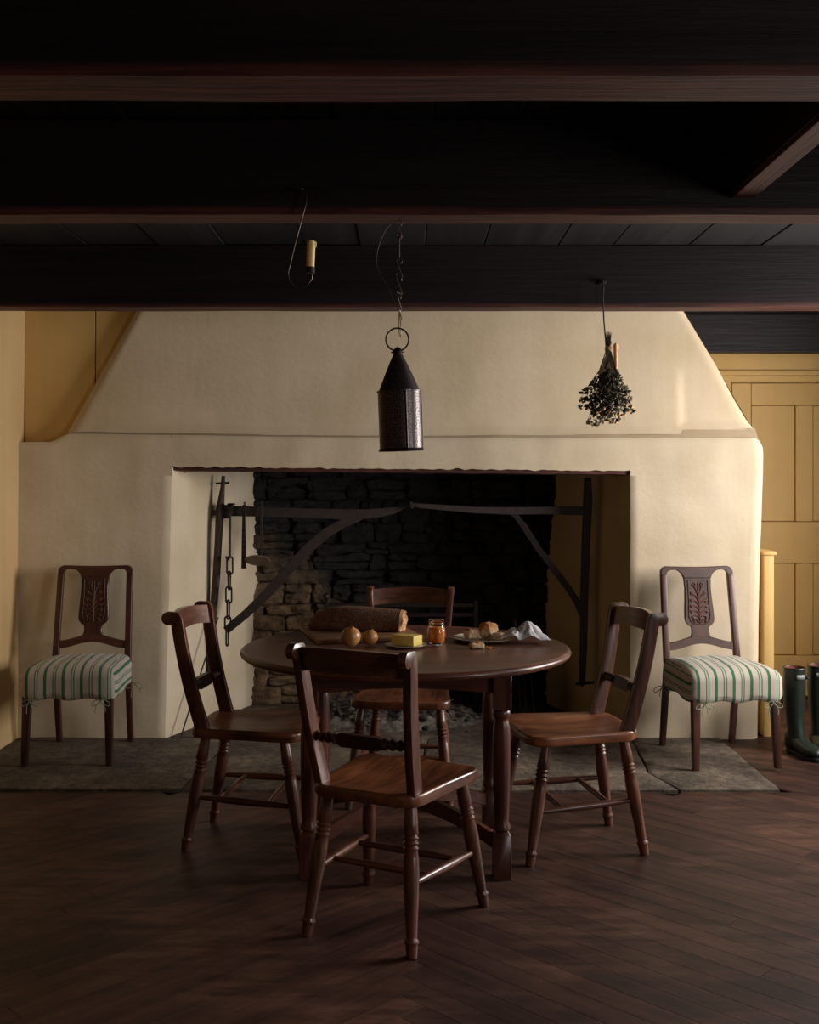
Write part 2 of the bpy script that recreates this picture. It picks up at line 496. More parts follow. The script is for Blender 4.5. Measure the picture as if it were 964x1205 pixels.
beam('ceiling_beam', XL, XR, 2.08, 2.24, 2.12, ZC-.006, M['beamX'], 'X', 'near-black wooden ceiling beam across the very top of the room, nearest the viewer')
beam('ceiling_beam', XL, XR, 3.157, 3.285, 2.12, ZC-.006, M['beamX'], 'X', 'middle dark ceiling beam with reddish beaded lower edge, carrying the lantern chain')
beam('ceiling_beam', XL, XR, 4.83, 4.97, 2.125, ZC-.006, M['beamX'], 'X', 'dark ceiling beam nearest the chimney, with the dried herbs hung from it')
beam('ceiling_beam', 2.245, 3.152, .925, 1.0, 2.165, ZC-.006, M['beamY'], 'Y', 'short dark trimmer beam running between the two nearest cross beams at right', .008)
beam('ceiling_beam', 1.4, XR, 6.80, 6.895, 2.165, ZC-.006, M['beamX'], 'X', 'dark beam against the far wall just above the yellow door', .006)

# ------------------------------------------------------------------ fireplace
fp = empty('fireplace', (0, 5.75, 0), 0, 'broad cream plastered open fireplace with a sloping chimney hood and blackened stone back', 'fireplace')
YW = 5.75
def F(x, y, z): return (x, y-YW, z)        # world -> fireplace local
def rgtX(z): 
    pts = [(0, 1.836), (.5, 1.842), (1.0, 1.852), (1.3, 1.862), (1.5, 1.868), (1.54, 1.864), (1.59, 1.836)]
    for (a, b), (c, d) in zip(pts, pts[1:]):
        if z <= c: return lerp(b, d, clamp((z-a)/(c-a), 0, 1))
    return 1.836
def opL(z): return lerp(-1.287, -1.250, clamp(z/1.41, 0, 1))+.004*nz(0, 0, z, 6)
def opR(z): return 1.163+.004*nz(3, 1, z, 6)
def topZ(x):
    if x < -1.79: return lerp(1.563, 1.605, sstep(-1.90, -1.79, x))
    return 1.605-.02*sstep(-1.79, 0, x)+.006*nz(x, 2, 0, 2)
def opT(x): return lerp(1.432, 1.411, (x+1.25)/2.41)+.010*nz(x, 0, 5, 22)+.006*nz(x, 4, 0, 5)
def frontY(x, z): return YW+.012*nz(x, 1, z, 1.6)+.004*nz(x, 5, z, 6)
br = MB()
def pier_l(u, v):
    z = 1.385*v; x = lerp(XL-.002, opL(z), u); r = sstep(.97, 1, u)*.01
    return F(x, frontY(x, z)+r, z)
br.grid(34, 44, pier_l)
def pier_r(u, v):
    z = 1.385*v; x = lerp(opR(z), rgtX(z), u)
    r = sstep(.94, 1, u)**2*.025+sstep(.03, 0, u)*.008
    return F(x, frontY(x, z)+r, z)
br.grid(34, 44, pier_r)
def band(x0f, x1f, z0f, nu):
    def fn(u, v):
        zz = lerp(1.385, 1.585, v)
        x = lerp(x0f(zz), x1f(zz), u); z = lerp(z0f(x), topZ(x), v)
        x = lerp(x0f(z), x1f(z), u)
        r = sstep(.93, 1, v)**2*.008
        if x1f is rgtX: r += sstep(.94, 1, u)**2*.025
        return F(x, frontY(x, z)+r, z)
    br.grid(nu, 12, fn)
band(lambda z: XL-.002, lambda z: opL(1.385), lambda x: 1.385, 34)
band(lambda z: opL(1.385), lambda z: opR(1.385), opT, 150)
band(lambda z: opR(1.385), rgtX, lambda x: 1.385, 34)
# shelf on top, right return, thickness behind the ragged edge
def shelf(u, v):
    x = lerp(XL-.002, rgtX(1.59), u); z = topZ(x)
    return F(x, frontY(x, z)+.008+lerp(0, .08, v), z)
br.grid(90, 2, shelf)
def side_r(u, v):
    z = lerp(0, 1.589, v); x = rgtX(z)
    return F(x, frontY(x, z)+.025+lerp(0, 1.12, u), z)
br.grid(10, 40, side_r)
def under(u, v):
    x = lerp(opL(1.385), opR(1.385), u); z = opT(x)
    return F(x, frontY(x, z)+.04*v, z)
br.grid(150, 2, under)
bm_ = br.build('chimney_breast', M['plaster'], fp, ang=60)

# browner sunken band between the lower front and the hood
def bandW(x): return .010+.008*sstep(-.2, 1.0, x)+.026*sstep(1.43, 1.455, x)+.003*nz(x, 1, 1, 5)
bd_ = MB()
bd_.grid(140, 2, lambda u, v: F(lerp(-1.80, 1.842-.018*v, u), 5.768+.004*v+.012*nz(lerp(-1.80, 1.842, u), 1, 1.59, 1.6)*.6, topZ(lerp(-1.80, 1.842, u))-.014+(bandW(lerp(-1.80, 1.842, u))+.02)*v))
# hood
def hL(z): return lerp(-1.812, -1.462, (z-1.605)/.635)
def hR(z): return lerp(1.849, 1.467, (z-1.585)/.655)
hd = MB()
def hood(u, v):
    z = lerp(1.60, 2.40, v); x = lerp(hL(z), hR(z), u)
    zb = topZ(clamp(x, -1.78, 1.84))+bandW(x); z = lerp(zb, 2.40, v)
    x = lerp(hL(z), hR(z), u)
    y = 5.772+.022*v+.012*nz(x+4, 1, z, 1.4)*sstep(0, .1, v)
    y += .013*sstep(1.425, 1.45, x+.02*(z-1.6))*sstep(2.0, 1.78, z)
    y -= .014*sstep(.06, .0, v)
    y += sstep(.01, 0, u)*.02+sstep(.99, 1, u)*.02
    return F(x, y, z)
hd.grid(150, 40, hood)
hd.grid(2, 40, lambda u, v: F(hL(lerp(1.555, 2.40, v)), lerp(5.80, 5.90, u), lerp(1.555, 2.40, v)))
hd.grid(2, 40, lambda u, v: F(hR(lerp(1.555, 2.40, v)), lerp(5.80, 6.88, u), lerp(1.555, 2.40, v)))
bd_.build('ledge_band', plaster('browner_plaster', srgb(186, 167, 138), srgb(158, 138, 110)), fp, label='narrow browner sunken band under the hood')
hd.build('chimney_hood', M['hood'], fp, ang=60)

# lintel (exposed bressumer under the plaster)
lt = MB()
def lin(u, v):
    x = lerp(-1.245, 1.158, u); a = v*3
    zb = lerp(1.408, 1.386, u)+.004*nz(x, 7, 1, 8)
    if a <= 1: return F(x, 5.768+.004*nz(x, 1, 1, 9), lerp(1.47, zb+.006, a))
    if a <= 2: return F(x, lerp(5.772, 5.98, a-1), lerp(zb, zb+.004, a-1))
    return F(x, 5.985, lerp(zb, 1.6, a-2))
lt.grid(90, 9, lin)
lt.build('lintel', wood('lintel_wood', srgb(40, 18, 14), srgb(112, 50, 36), 'X', .7, 12, .1, bumps=.5), fp)

# reveals
XBL, XBR, YBK = -.925, .842, 6.65
def rev_l(u, v):
    z = v*1.56; x0 = opL(min(z, 1.41)); x = lerp(x0, XBL, u)+.012*nz(u*3, z, 2, 2.0)*sstep(0, .1, u)
    if u > .97: x += .02*nz(z, 1, 1, 7)
    return F(x, lerp(frontY(x0, z)+.01, YBK+.03, u), z)
MB().grid(24, 60, rev_l).build('side_wall', M['plaster'], fp, label='brightly lit cream plaster side wall of the fire opening')
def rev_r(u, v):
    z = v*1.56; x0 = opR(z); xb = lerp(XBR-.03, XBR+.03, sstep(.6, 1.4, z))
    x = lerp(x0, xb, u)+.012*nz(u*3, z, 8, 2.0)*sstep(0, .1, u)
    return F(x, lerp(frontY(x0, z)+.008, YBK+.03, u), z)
MB().grid(24, 60, rev_r).build('side_wall', plaster('painted_shade_plaster', srgb(196, 172, 132), srgb(176, 150, 110)), fp, label='plaster side wall of the fire opening, ochre shade painted into its colour')  # shade and ochre bounce on this side are painted into the plaster colour
MB().box(-1.4, 1.4, 5.99-YW, 6.8-YW, 2.3, 2.32).build('flue_blackout_lid', M['black'], fp)  # unseen black lid added over the flue to keep the firebox dark
# back wall of stones
def mortar(u, v):
    x = lerp(-1.0, .95, u); z = v*1.75
    return F(x, YBK+.022+.022*nz(x, 2, z, 9)+.012*nz(x, 4, z, 24), z)
fb = MB().grid(80, 70, mortar).build('fireback', M['stone'], fp)
z = .0
while z < 1.60:
    h = random.uniform(.07, .15); x = -.98+random.uniform(-.06, 0)
    while x < .88:
        w = random.uniform(.10, .34)
        if x+w > .93: w = .93-x
        parts = [(z, h)] if random.random() < .6 or w < .14 else [(z, h*random.uniform(.4, .6))]
        if len(parts) == 1 and parts[0][1] < h: parts.append((z+parts[0][1], h-parts[0][1]))
        for (zz, hh) in parts:
            if w < .05: continue
            sd = random.uniform(0, 99); ws, hs = w*random.uniform(.9, 1.05), hh*random.uniform(.85, 1.08)
            def fn(p, sd=sd, ws=ws, hs=hs):
                k = nz(p.x+sd, p.y, p.z-sd, 8)
                return (p.x*(1+.18*nz(sd, p.z, 1, 12))+k*.014, p.y+nz(p.x-sd, 3, p.z, 12)*.024+nz(p.x, sd, p.z, 34)*.018+nz(p.x, sd, p.z+3, 70)*.010, p.z*(1+.28*nz(p.x, sd, 4, 7))+k*.012)
            m = MB().rbox(ws/2, .05, hs/2, min(.024, hs*.38), 9, fn)
            o = m.build('stone', M['stone'], fb, ang=70)
            o.location = (x+w/2, YBK+.045-YW-random.uniform(-.004, .026), zz+hh/2); o.rotation_euler = (random.uniform(-.1, .1), random.uniform(-.07, .07), random.uniform(-.1, .1))
        x += w
    z += h

# ------------------------------------------------------------------ hearth
he = empty('hearth', (0, 5.2, 0), 0, 'worn grey stone hearth slabs in front of and inside the fireplace', 'hearth')
def slab(poly, z, sd):
    pts = []
    for i in range(len(poly)):
        p, r = poly[i], poly[(i+1) % len(poly)]
        d = math.hypot(r[0]-p[0], r[1]-p[1]); k = max(2, int(d/.05))
        for j in range(k):
            t = j/k; x, y = lerp(p[0], r[0], t), lerp(p[1], r[1], t)
            pts.append((x+.006*nz(x+sd, y, 1, 9), y+.006*nz(x, y+sd, 5, 9)))
    cx = sum(p[0] for p in pts)/len(pts); cy = sum(p[1] for p in pts)/len(pts)
    m = MB(); vs = []; fs = []; n = len(pts)
    for (s, dz) in ((1, -.02), (1, -.004), (.985, 0), (.8, 0), (.55, 0), (.3, 0), (.02, 0)):
        for (x, y) in pts:
            X, Y = cx+(x-cx)*s, cy+(y-cy)*s
            vs.append((X, Y-5.2, z+dz+(.004*nz(X, Y, sd, 3.0) if s < 1 else 0)))
    for r in range(6):
        for i in range(n):
            j = (i+1) % n; fs.append((r*n+i, r*n+j, (r+1)*n+j, (r+1)*n+i))
    fs.append(tuple(6*n+i for i in range(n)))
    m.add(vs, fs); return m.build('stone_slab', M['slab'], he, ang=50)
g = .004
slab([(XL, HY+.03), (-1.0, HY+.015), (-.93, 5.74), (XL, 5.74)], .012, 1)
slab([(-1.0+g, HY+.015), (.02, HY), (.06, 5.30), (-.96, 5.34)], .011, 2)
slab([(-.96+g, 5.34+g), (.06, 5.30+g), (.1, 5.76), (-.93, 5.76)], .010, 3)
slab([(.02+g, HY), (1.17, HY-.002), (1.10, 5.05), (1.16, 5.74), (.1+g, 5.74), (.06+g, 5.3)], .012, 4)
slab([(1.18, HY), (HX-.01, HY), (HX-.004, 5.72), (1.165, 5.74), (1.106, 5.05)], .013, 5)
slab([(-1.27, 5.77), (.0, 5.77), (-.02, 6.64), (-.93, 6.64)], .010, 6)
slab([(.0+g, 5.77), (1.15, 5.77), (.84, 6.64), (-.02+g, 6.64)], .009, 7)
HZ = .014

# ------------------------------------------------------------------ door, wainscot, cornice on the far wall
dr = empty('door_1', (2.02, YB, 0), 0); tag(dr, kind='structure')
def D(x0, x1, y0, y1, z0, z1, m=None, name='panel', b=.004):
    return MB().box(x0, x1, -y1, -y0, z0, z1).build(name, m or M['ochre'], dr, bevel=b, seg=1)
DW = .918; t0, t1 = .004, .036
D(.004, .125, t0, t1, .01, 1.975, name='stile'); D(DW-.125, DW-.004, t0, t1, .01, 1.975, name='stile')
D(.405, .513, t0, t1, .267, .843, name='muntin'); D(.405, .513, t0, t1, 1.107, 1.836, name='muntin')
D(.126, DW-.126, t0, t1, 1.838, 1.975, name='rail'); D(.126, DW-.126, t0, t1, .845, 1.105, name='rail'); D(.126, DW-.126, t0, t1, .01, .265, name='rail')
for (a, b) in ((.129, .402), (.516, DW-.129)):
    D(a, b, t0, t1-.010, 1.109, 1.835, name='panel'); D(a, b, t0, t1-.010, .269, .842, name='panel')
MB().lathe([(.0, 0), (.024, .02), (.027, .4), (.02, .7), (.009, .75), (.009, 1)], (.86, -.09, 1.0), (.86, -.034, 1.0), 14).build('knob', M['iron'], dr)
tr = MB(); tr.box(1.86, 2.018, YB-.045, YB-.001, 0, 2.06); tr.box(2.942, XR-.002, YB-.045, YB-.001, 0, 2.06); tr.box(1.86, XR-.002, YB-.046, YB-.001, 1.982, 2.02)
tag(tr.build('trim_1', M['ochre'], bevel=.004, seg=1), kind='structure')
tr = MB(); tr.box(1.5, XR-.002, YB-.06, YB-.002, 2.022, 2.055)
tr.box(1.5, XR-.002, YB-.03, YB-.002, 2.056, 2.164)
tag(tr.build('trim_2', M['ochre'], bevel=.006, seg=2), kind='structure')
tr = MB(); tr.box(1.880, 1.934, 5.80, 6.85, .0, .965); tr.box(1.874, 1.946, 5.79, 6.85, .965, .985)
tag(tr.build('trim_3', M['ochre'], bevel=.004, seg=2), kind='structure')

# ------------------------------------------------------------------ round-table chairs
def post_y(z): return -.158-.092*((z-.43)/.42)-.010*math.sin(PI*clamp((z-.43)/.42, 0, 1))
def make_chair(name, label, group):
    t = empty(name, (0, 0, 0), 0, label, 'chair', group)
    # seat
    pts = []
    prof = [(-.172, -.205), (-.155, -.215), (.155, -.215), (.172, -.205)]
    def outline(n=72):
        out = []
        for i in range(n):
            a = 2*PI*i/n
            c, s = math.cos(a), math.sin(a)
            k = (abs(c)**7+abs(s)**7)**(-1/7)
            u, v = c*k, s*k
            hw = lerp(.180, .222, (v+1)/2)+.010*math.sin(PI*clamp((v+1)/2, 0, 1))*(-1)
            y = v*.212
            if v > .6: y += .010*(1-abs(u)**2)
            out.append((u*hw, y))
        return out
    O = outline(); n = len(O); vs = []; fs = []
    rings = [(.94, .410), (.985, .413), (1.0, .421), (1.0, .440), (.992, .4465), (.97, .449), (.93, .448), (.86, 0), (.75, 0), (.6, 0), (.42, 0), (.2, 0), (.02, 0)]
    for (s, zz) in rings:
        for (x, y) in O:
            X, Y = x*s, y*s
            z_ = zz
            if not zz:
                d = sstep(.95, .5, s)
                z_ = .448-.013*d*sstep(.21, .02, Y)*(1-.25*math.exp(-(X/.03)**2)*sstep(.0, .12, Y))
            if zz >= .42 and Y > .12: z_ -= .005*sstep(.12, .22, Y)*(abs(math.sin(X/.215*PI))**1.0) if zz else 0
            vs.append((X, Y, z_))
    for r in range(len(rings)-1):
        for i in range(n):
            j = (i+1) % n; fs.append((r*n+i, r*n+j, (r+1)*n+j, (r+1)*n+i))
    fs.append(tuple(range(n-1, -1, -1))); fs.append(tuple((len(rings)-1)*n+i for i in range(n)))
    m = MB(); m.add(vs, fs); m.build('seat', M['seat'], t, ang=50)
    # legs
    lp = [(.0155, 0), (.017, .05), (.019, .14), (.0205, .205), (.0165, .215), (.0215, .232), (.0165, .249), (.022, .266), (.0165, .283), (.0215, .300), (.0175, .315), (.0205, .36), (.0215, .46), (.0195, .62), (.0165, .78), (.0150, .868), (.0150, .878), (.0195, .892), (.0195, .906), (.0160, .918), (.0165, .93), (.0140, 1.0)]
    lp = [(r_*1.1, t_) for r_, t_ in lp]
    legs = {}
    for sx in (-1, 1):
        for (fx, fy, tx, ty, key) in ((.175, -.2225, .138, -.155, 'b'), (.21, .2225, .162, .145, 'f')):
            p0 = Vector((sx*tx, ty, .418)); p1 = Vector((sx*fx, fy, 0))
            MB().lathe(lp, p0, p1, 20).build('leg', M['chairZ'], t, ang=50)
            legs[(sx, key)] = (p0, p1)
    def at(key, z):
        p0, p1 = legs[key]; return p0.lerp(p1, (p0.z-z)/(p0.z-p1.z))
    sides = {}
    for sx in (-1, 1):
        a, b = at((sx, 'b'), .195), at((sx, 'f'), .180)
        sides[sx] = (a, b)
        MB().lathe([(.007, 0), (.009, .08), (.0125, .3), (.0145, .5), (.0125, .7), (.009, .92), (.007, 1)], a, b, 12).build('stretcher', M['chairY'], t)
    for k in (.27, .74):
        a = sides[-1][0].lerp(sides[-1][1], k); b = sides[1][0].lerp(sides[1][1], k)
        MB().lathe([(.007, 0), (.009, .1), (.0115, .35), (.0115, .65), (.009, .9), (.007, 1)], a, b, 12).build('stretcher', M['chairX'], t)
    # back posts with scrolled tops
    for sx in (-1, 1):
        zs = [.430+.42*i/16 for i in range(17)]
        hd_ = lambda z: .0265-.004*((z-.43)/.42)
        front = [(post_y(z)+hd_(z), z) for z in zs]
        back = [(post_y(z)-hd_(z), z) for z in zs]
        top = post_y(.85)
        arc = [(top+.0195*math.cos(a), .85+.024*math.sin(a)) for a in (PI*.15, PI*.3, PI*.45, PI*.6, PI*.75)]
        scroll = [(top-.031+.0245*math.cos(a), .851+.0245*math.sin(a)) for a in [PI*(.52+.103*i) for i in range(12)]]
        poly = front+arc[:3]+scroll+back[::-1][2:]
        xs = [lerp(.154, .184, clamp((z-.43)/.42, 0, 1)) for z in zs]
        def fn(a, b, w, sx=sx):
            xc = lerp(.154, .184, clamp((b-.43)/.42, 0, 1))*sx
            return (xc+w, a, b)
        MB().prism(poly, fn, -.0135, .0135).build('back_post', M['chairZ'], t, bevel=.003, seg=2, ang=35)
    # crest rail
    m = MB(); n = 28
    def crest(u, v):
        x = lerp(-.174, .174, u); e = 1-(x/.174)**2
        zt = .862+.008*e; zb = .792+.012*e*e-.006*math.cos(x/.174*PI)*(1-abs(x)/.174)
        a = v*4; th = .0095
        z_ = {0: zb, 1: zt, 2: zt, 3: zb, 4: zb}[round(a)]
        yy = post_y(.82)-.20*(z_-.82)-.034*e
        yy += {0: th, 1: th, 2: -th, 3: -th, 4: th}[round(a)]
        return (x, yy, z_)
    m.grid(n, 4, crest)
    m.build('crest_rail', M['chairX'], t, ang=35)
    # lower rail: turned ends, flat tablet in the middle
    m = MB(); zr = .592; yr = post_y(zr)
    for sx in (-1, 1):
        m.lathe([(.009, 0), (.016, .10), (.016, .16), (.010, .25), (.0165, .35), (.0165, .42), (.011, .52), (.017, .62), (.017, .70), (.012, .80), (.018, .92), (.018, 1)], (sx*.164, yr, zr), (sx*.078, yr-.006, zr), 14)
    poly = [(-.08, -.014), (-.06, -.022), (.06, -.022), (.08, -.014), (.08, .014), (.06, .020), (-.06, .020), (-.08, .014)]
    m.prism(poly, lambda a, b, w: (a, yr-.006+w-.25*b-.004*(1-(a/.08)**2), zr+b), -.010, .010)
    m.build('cross_rail', M['darkX'], t, ang=45)
    return t
def place(o, c, f):
    """c = centre on the floor, f = facing direction"""
    o.location = (c[0], c[1], o.location.z); o.rotation_euler = (0, 0, math.atan2(-f[0], f[1]))
    return o
G = 'matching wooden kitchen chairs round the table'
cA = make_chair('dining_chair', 'brown wooden kitchen chair in front of the table, its back towards the viewer', G)
place(cA, (-.050, 3.371), (.449, .893))
cB = copy_tree(cA); cB['label'] = 'brown wooden kitchen chair left of the round table, standing in front of the iron chain'
place(cB, (-.797+.22*.993, 4.17-.22*.12), (.993, -.12))
cC = copy_tree(cA); cC['label'] = 'brown wooden kitchen chair at the right of the table beside the white napkin'
place(cC, (.816-.22*.982, 4.13-.22*.19), (-.982, -.19))
cD = copy_tree(cA); cD['label'] = 'brown wooden kitchen chair behind the table, on the hearth side, facing the viewer'
place(cD, (-.022, 4.715), (-.10, -.995))

# ------------------------------------------------------------------ table
TX, TY = -.014, 4.0
tb = empty('round_table', (TX, TY, 0), 0, 'round dark mahogany table on turned legs laid with bread and scones', 'table')
R_ = .60
MB().lathe([(R_-.035, 0), (R_-.012, .02), (R_-.003, .25), (R_, .55), (R_-.004, .82), (R_-.012, .97), (R_-.02, 1), (R_*.5, 1.0)], (0, 0, .722), (0, 0, .750), 96).build('table_top', M['tableX'], tb, ang=50)
ax_ = .328; ay = .27
for (x, y) in ((-1, -1), (1, -1), (-1, 1), (1, 1)):
    X, Y = x*ax_, y*ay
    m = MB(); h = .031
    m.box(X-h, X+h, Y-h, Y+h, .575, .722)
    # turned middle
    m.lathe([(.024, 0), (.030, .02), (.0315, .045), (.028, .07), (.022, .085), (.025, .11), (.029, .16), (.0305, .35), (.0295, .65), (.026, .88), (.024, .93), (.030, .96), (.031, 1)], (X, Y, .577), (X, Y, .165), 24)
    # lower block with lamb's tongue shoulders
    c = .014
    vs = []
    for (z_, k) in ((0, 1), (.145, 1), (.165, .62)):
        vs += [(X-h*k, Y-h*k, z_), (X+h*k, Y-h*k, z_), (X+h*k, Y+h*k, z_), (X-h*k, Y+h*k, z_)]
    fs = [(3, 2, 1, 0), (8, 9, 10, 11)]
    for r in range(2):
        for i in range(4):
            j = (i+1) % 4; fs.append((r*4+i, r*4+j, r*4+4+j, r*4+4+i))
    m.add(vs, fs)
    m.build('leg', M['tableZ'], tb, bevel=.002, seg=1, ang=40)
def apron(p0, p1):
    m = MB(); d = Vector(p1)-Vector(p0); L_ = d.length; d.normalize(); nrm = Vector((-d.y, d.x))
    poly = [(0, .722), (L_, .722)]+[(L_*(1-i/12), .628+.018*math.sin(PI*i/12)) for i in range(13)]
    def fn(a, b, w): return (p0[0]+d.x*a+nrm.x*w, p0[1]+d.y*a+nrm.y*w, b)
    m.prism(poly, fn, -.011, .011); m.build('apron', M['tableX'], tb, bevel=.002, seg=1)
k = .031
apron((-ax_+k, -ay), (ax_-k, -ay)); apron((-ax_+k, ay), (ax_-k, ay)); apron((-ax_, -ay+k), (-ax_, ay-k)); apron((ax_, -ay+k), (ax_, ay-k))
for s in (1, -1):
    m = MB(); n = 20
    ex, ey = ax_-.024, ay-.024
    L_ = math.hypot(ex, ey)
    top = []; bot = []
    for i in range(n+1):
        a = lerp(-1, 1, i/n); e = 1-a*a
        top.append((a*L_, .145+.075*e)); bot.append((a*L_, .095+.072*e))
    dx, dy = ex/L_, s*ey/L_
    m.prism(bot+top[::-1], lambda a, b, w: (a*dx-dy*w, a*dy+dx*w, b-(0.001 if s > 0 else 0)), -.013, .013)
    m.build('cross_stretcher', M['tableX'], tb, bevel=.003, seg=1)

# ------------------------------------------------------------------ striped side chairs
def stripes():
    m, nt, bs = mat_base('green_stripe_linen')
    uvn = N(nt, 'ShaderNodeUVMap'); sp = N(nt, 'ShaderNodeSeparateXYZ'); L(nt, uvn.outputs[0], sp.inputs[0])
    mu = N(nt, 'ShaderNodeMath', operation='MULTIPLY'); mu.inputs[1].default_value = 1/.083; L(nt, sp.outputs[0], mu.inputs[0])
    fr = N(nt, 'ShaderNodeMath', operation='FRACT'); L(nt, mu.outputs[0], fr.inputs[0])
    w_ = srgb(194, 182, 168); g_ = srgb(62, 112, 78); g2 = srgb(86, 128, 96)
    r = ramp(nt, fr.outputs[0], [(0, w_), (.13, g_), (.30, w_), (.60, g2), (.67, w_), (.74, g2), (.81, w_)])
    r.color_ramp.interpolation = 'CONSTANT'
    f = noise_tex(nt, coords(nt, (1, 1, 1)), 120, 3, .6)
    c = mixc(nt, .5, r.outputs[0], ramp(nt, f, [(.3, (.75, .75, .75)), (.7, (1, 1, 1))]).outputs[0], 'MULTIPLY')
    L(nt, c, bs.inputs['Base Color']); bs.inputs['Roughness'].default_value = .9; bs.inputs['Specular IOR Level'].default_value = .15
    bs.inputs['Sheen Weight'].default_value = .15
    bump(nt, f, bs, .3, .001)
    return m
M['stripe'] = stripes()
M['tie'] = plain('tie_tape', srgb(160, 164, 140), .9, 0, .2, srgb(100, 120, 92), 80)
def back_y(z): return -.205-.085*(z-.42)/.49
def make_side(label):
    t = empty('side_chair', (0, 0, HZ), 0, label, 'chair', 'carved side chairs flanking the fireplace')
    # front legs
    for sx in (-1, 1):
        m = MB(); vs = []; 
        for (z_, h, ox) in ((0, .0145, .009), (.40, .021, 0)):
            X, Y = sx*(.190+ox), .198+(.026 if z_ == 0 else 0)
            vs += [(X-h, Y-h, z_), (X+h, Y-h, z_), (X+h, Y+h, z_), (X-h, Y+h, z_)]
        m.add(vs, [(3, 2, 1, 0), (4, 5, 6, 7)]+[(i, (i+1) % 4, 4+(i+1) % 4, 4+i) for i in range(4)])
        m.build('leg', M['darkZ'], t, bevel=.003, seg=2)
    # back legs continue as posts up to the crest
    for sx in (-1, 1):
        m = MB(); vs = []; zs = [0, .15, .3, .42, .55, .7, .80, .868]
        for z_ in zs:
            Y = back_y(z_) if z_ > .42 else lerp(-.275, -.205, z_/.42)
            X = sx*(lerp(.183, .184, z_/.42) if z_ < .42 else lerp(.184, .176, (z_-.42)/.45))
            h = .0155 if z_ else .0135; hy = .014
            vs += [(X-h, Y-hy, z_), (X+h, Y-hy, z_), (X+h, Y+hy, z_), (X-h, Y+hy, z_)]
        fs = [(3, 2, 1, 0), tuple(4*(len(zs)-1)+i for i in range(4))]
        for r in range(len(zs)-1):
            for i in range(4): fs.append((r*4+i, r*4+(i+1) % 4, r*4+4+(i+1) % 4, r*4+4+i))
        m.add(vs, fs); m.build('back_leg', M['darkZ'], t, bevel=.003, seg=2, ang=50)
    fn = lambda a, b, w: (a, back_y(b)+w, b)
    # crest rail with rounded outer corners and concave shoulders running into the splat
    poly = []
    for i in range(7):
        a = PI-(PI/2)*i/6; poly.append((-.157+.034*math.cos(a), .877+.031*math.sin(a)))
    for i in range(1, 8): 
        x = -.157+.314*i/8; poly.append((x, .908-.004*math.sin(PI*i/8)))
    for i in range(7):
        a = PI/2-(PI/2)*i/6; poly.append((.157+.034*math.cos(a), .877+.031*math.sin(a)))
    poly += [(.191, .866), (.160, .866)]
    poly += [(.158, .876), (.150, .886), (.134, .890), (.110, .889), (.095, .882), (.083, .871), (.076, .860), (.072, .848)]
    poly += [(-x, z_) for x, z_ in poly[::-1][:8]]+[(-.160, .866), (-.191, .866)]
    MB().prism(poly, fn, -.0125, .0125).build('crest_rail', M['darkX'], t, bevel=.003, seg=2, ang=20)
    # splat
    half = [(.0715, .849), (.068, .80), (.071, .74), (.075, .69), (.077, .645), (.073, .627), (.060, .612), (.049, .606), (.045, .596), (.045, .578), (.048, .562), (.060, .545)]
    poly = half+[(-x, z_) for x, z_ in half[::-1]]
    MB().prism(poly, fn, -.009, .009).build('splat', M['darkZ'], t, bevel=.002, seg=1)
    # lower arched rail
    up = []; dn = []
    for i in range(21):
        x = lerp(-.174, .174, i/20); e = math.cos(x/.174*PI/2)**2
        up.append((x, .527+.034*e)); dn.append((x, .489+.032*e))
    MB().prism(dn+up[::-1], fn, -.010, .010).build('lower_rail', M['darkX'], t, bevel=.002, seg=1)
    # carving: border and a spray of scrolled leaves
    m = MB(); yo = .0105
    def P(x, z_, o=0): return (x, back_y(z_)+yo+o, z_)
    bd = [(.052, .838), (.052, .72), (.056, .66), (.048, .632), (.030, .620)]
    bd = bd+[(-x, z_) for x, z_ in bd[::-1]]
    m.tube([P(*p) for p in bd], .0028, 6, closed=True)
    m.tube([P(0, .622), P(0, .70), P(0, .765), P(0, .828)], [.0045, .0035, .005, .002], 6)
    for sx in (-1, 1):
        for (zb, ex, ez, cu) in ((.755, .026, .815, .011), (.735, .037, .770, .008), (.712, .041, .735, .007), (.690, .043, .706, .006), (.668, .044, .680, .006), (.648, .038, .652, .006)):
            pth = []
            for i in range(9):
                a = i/8
                pth.append(P(sx*(.003+ex*(a**1.25)), zb+(ez-zb)*a+.010*math.sin(PI*a), 0))
            ex2, ez2 = sx*(.003+ex), ez
            for i in range(1, 9):
                a = PI*1.35*i/8
                pth.append(P(ex2-sx*cu*(1-math.cos(a))*.7, ez2+cu*math.sin(a)*.9, 0))
            m.tube(pth, [.0032]*5+[.0044]*4+[.0038]*6+[.005]*2, 6)
        m.tube([P(sx*.004, .625), P(sx*.018, .640), P(sx*.030, .640), P(sx*.033, .630), P(sx*.026, .626)], [.004, .0045, .005, .005, .0045], 6)
    m.build('carving', wood('carved_wood', srgb(62, 32, 24), srgb(124, 74, 54), 'Z', .62, 14, .1), t)
    # loose striped cover
    hx, hy, zt, zb = .226, .228, .455, .298
    m = MB()
    def fnc(p):
        ty = (p.y+hy)/(2*hy)
        k = lerp(.90, 1.03, ty)
        up = sstep(-.07, .07, p.z)
        dome = .030*(1-(p.x/hx)**2)*(1-(p.y/hy)**2)
        flare = (1-up)*.006*math.sin(p.x*55+p.y*31)
        x = p.x*k*(1+flare); y = p.y*(1+flare)+.004
        z_ = p.z+(zt+zb)/2
        if p.z > .03: z_ += dome+.006*nz(x, y, 1, 9)
        if p.z < -.04: z_ += .006*math.sin(p.x*38+p.y*24)
        x += .004*nz(x*2, y*2, z_, 7); y += .004*nz(x, y*2, z_+4, 8)
        return (x, y, z_)
    m.rbox(hx, hy, (zt-zb)/2, .045, 22, fnc, open_bottom=True)
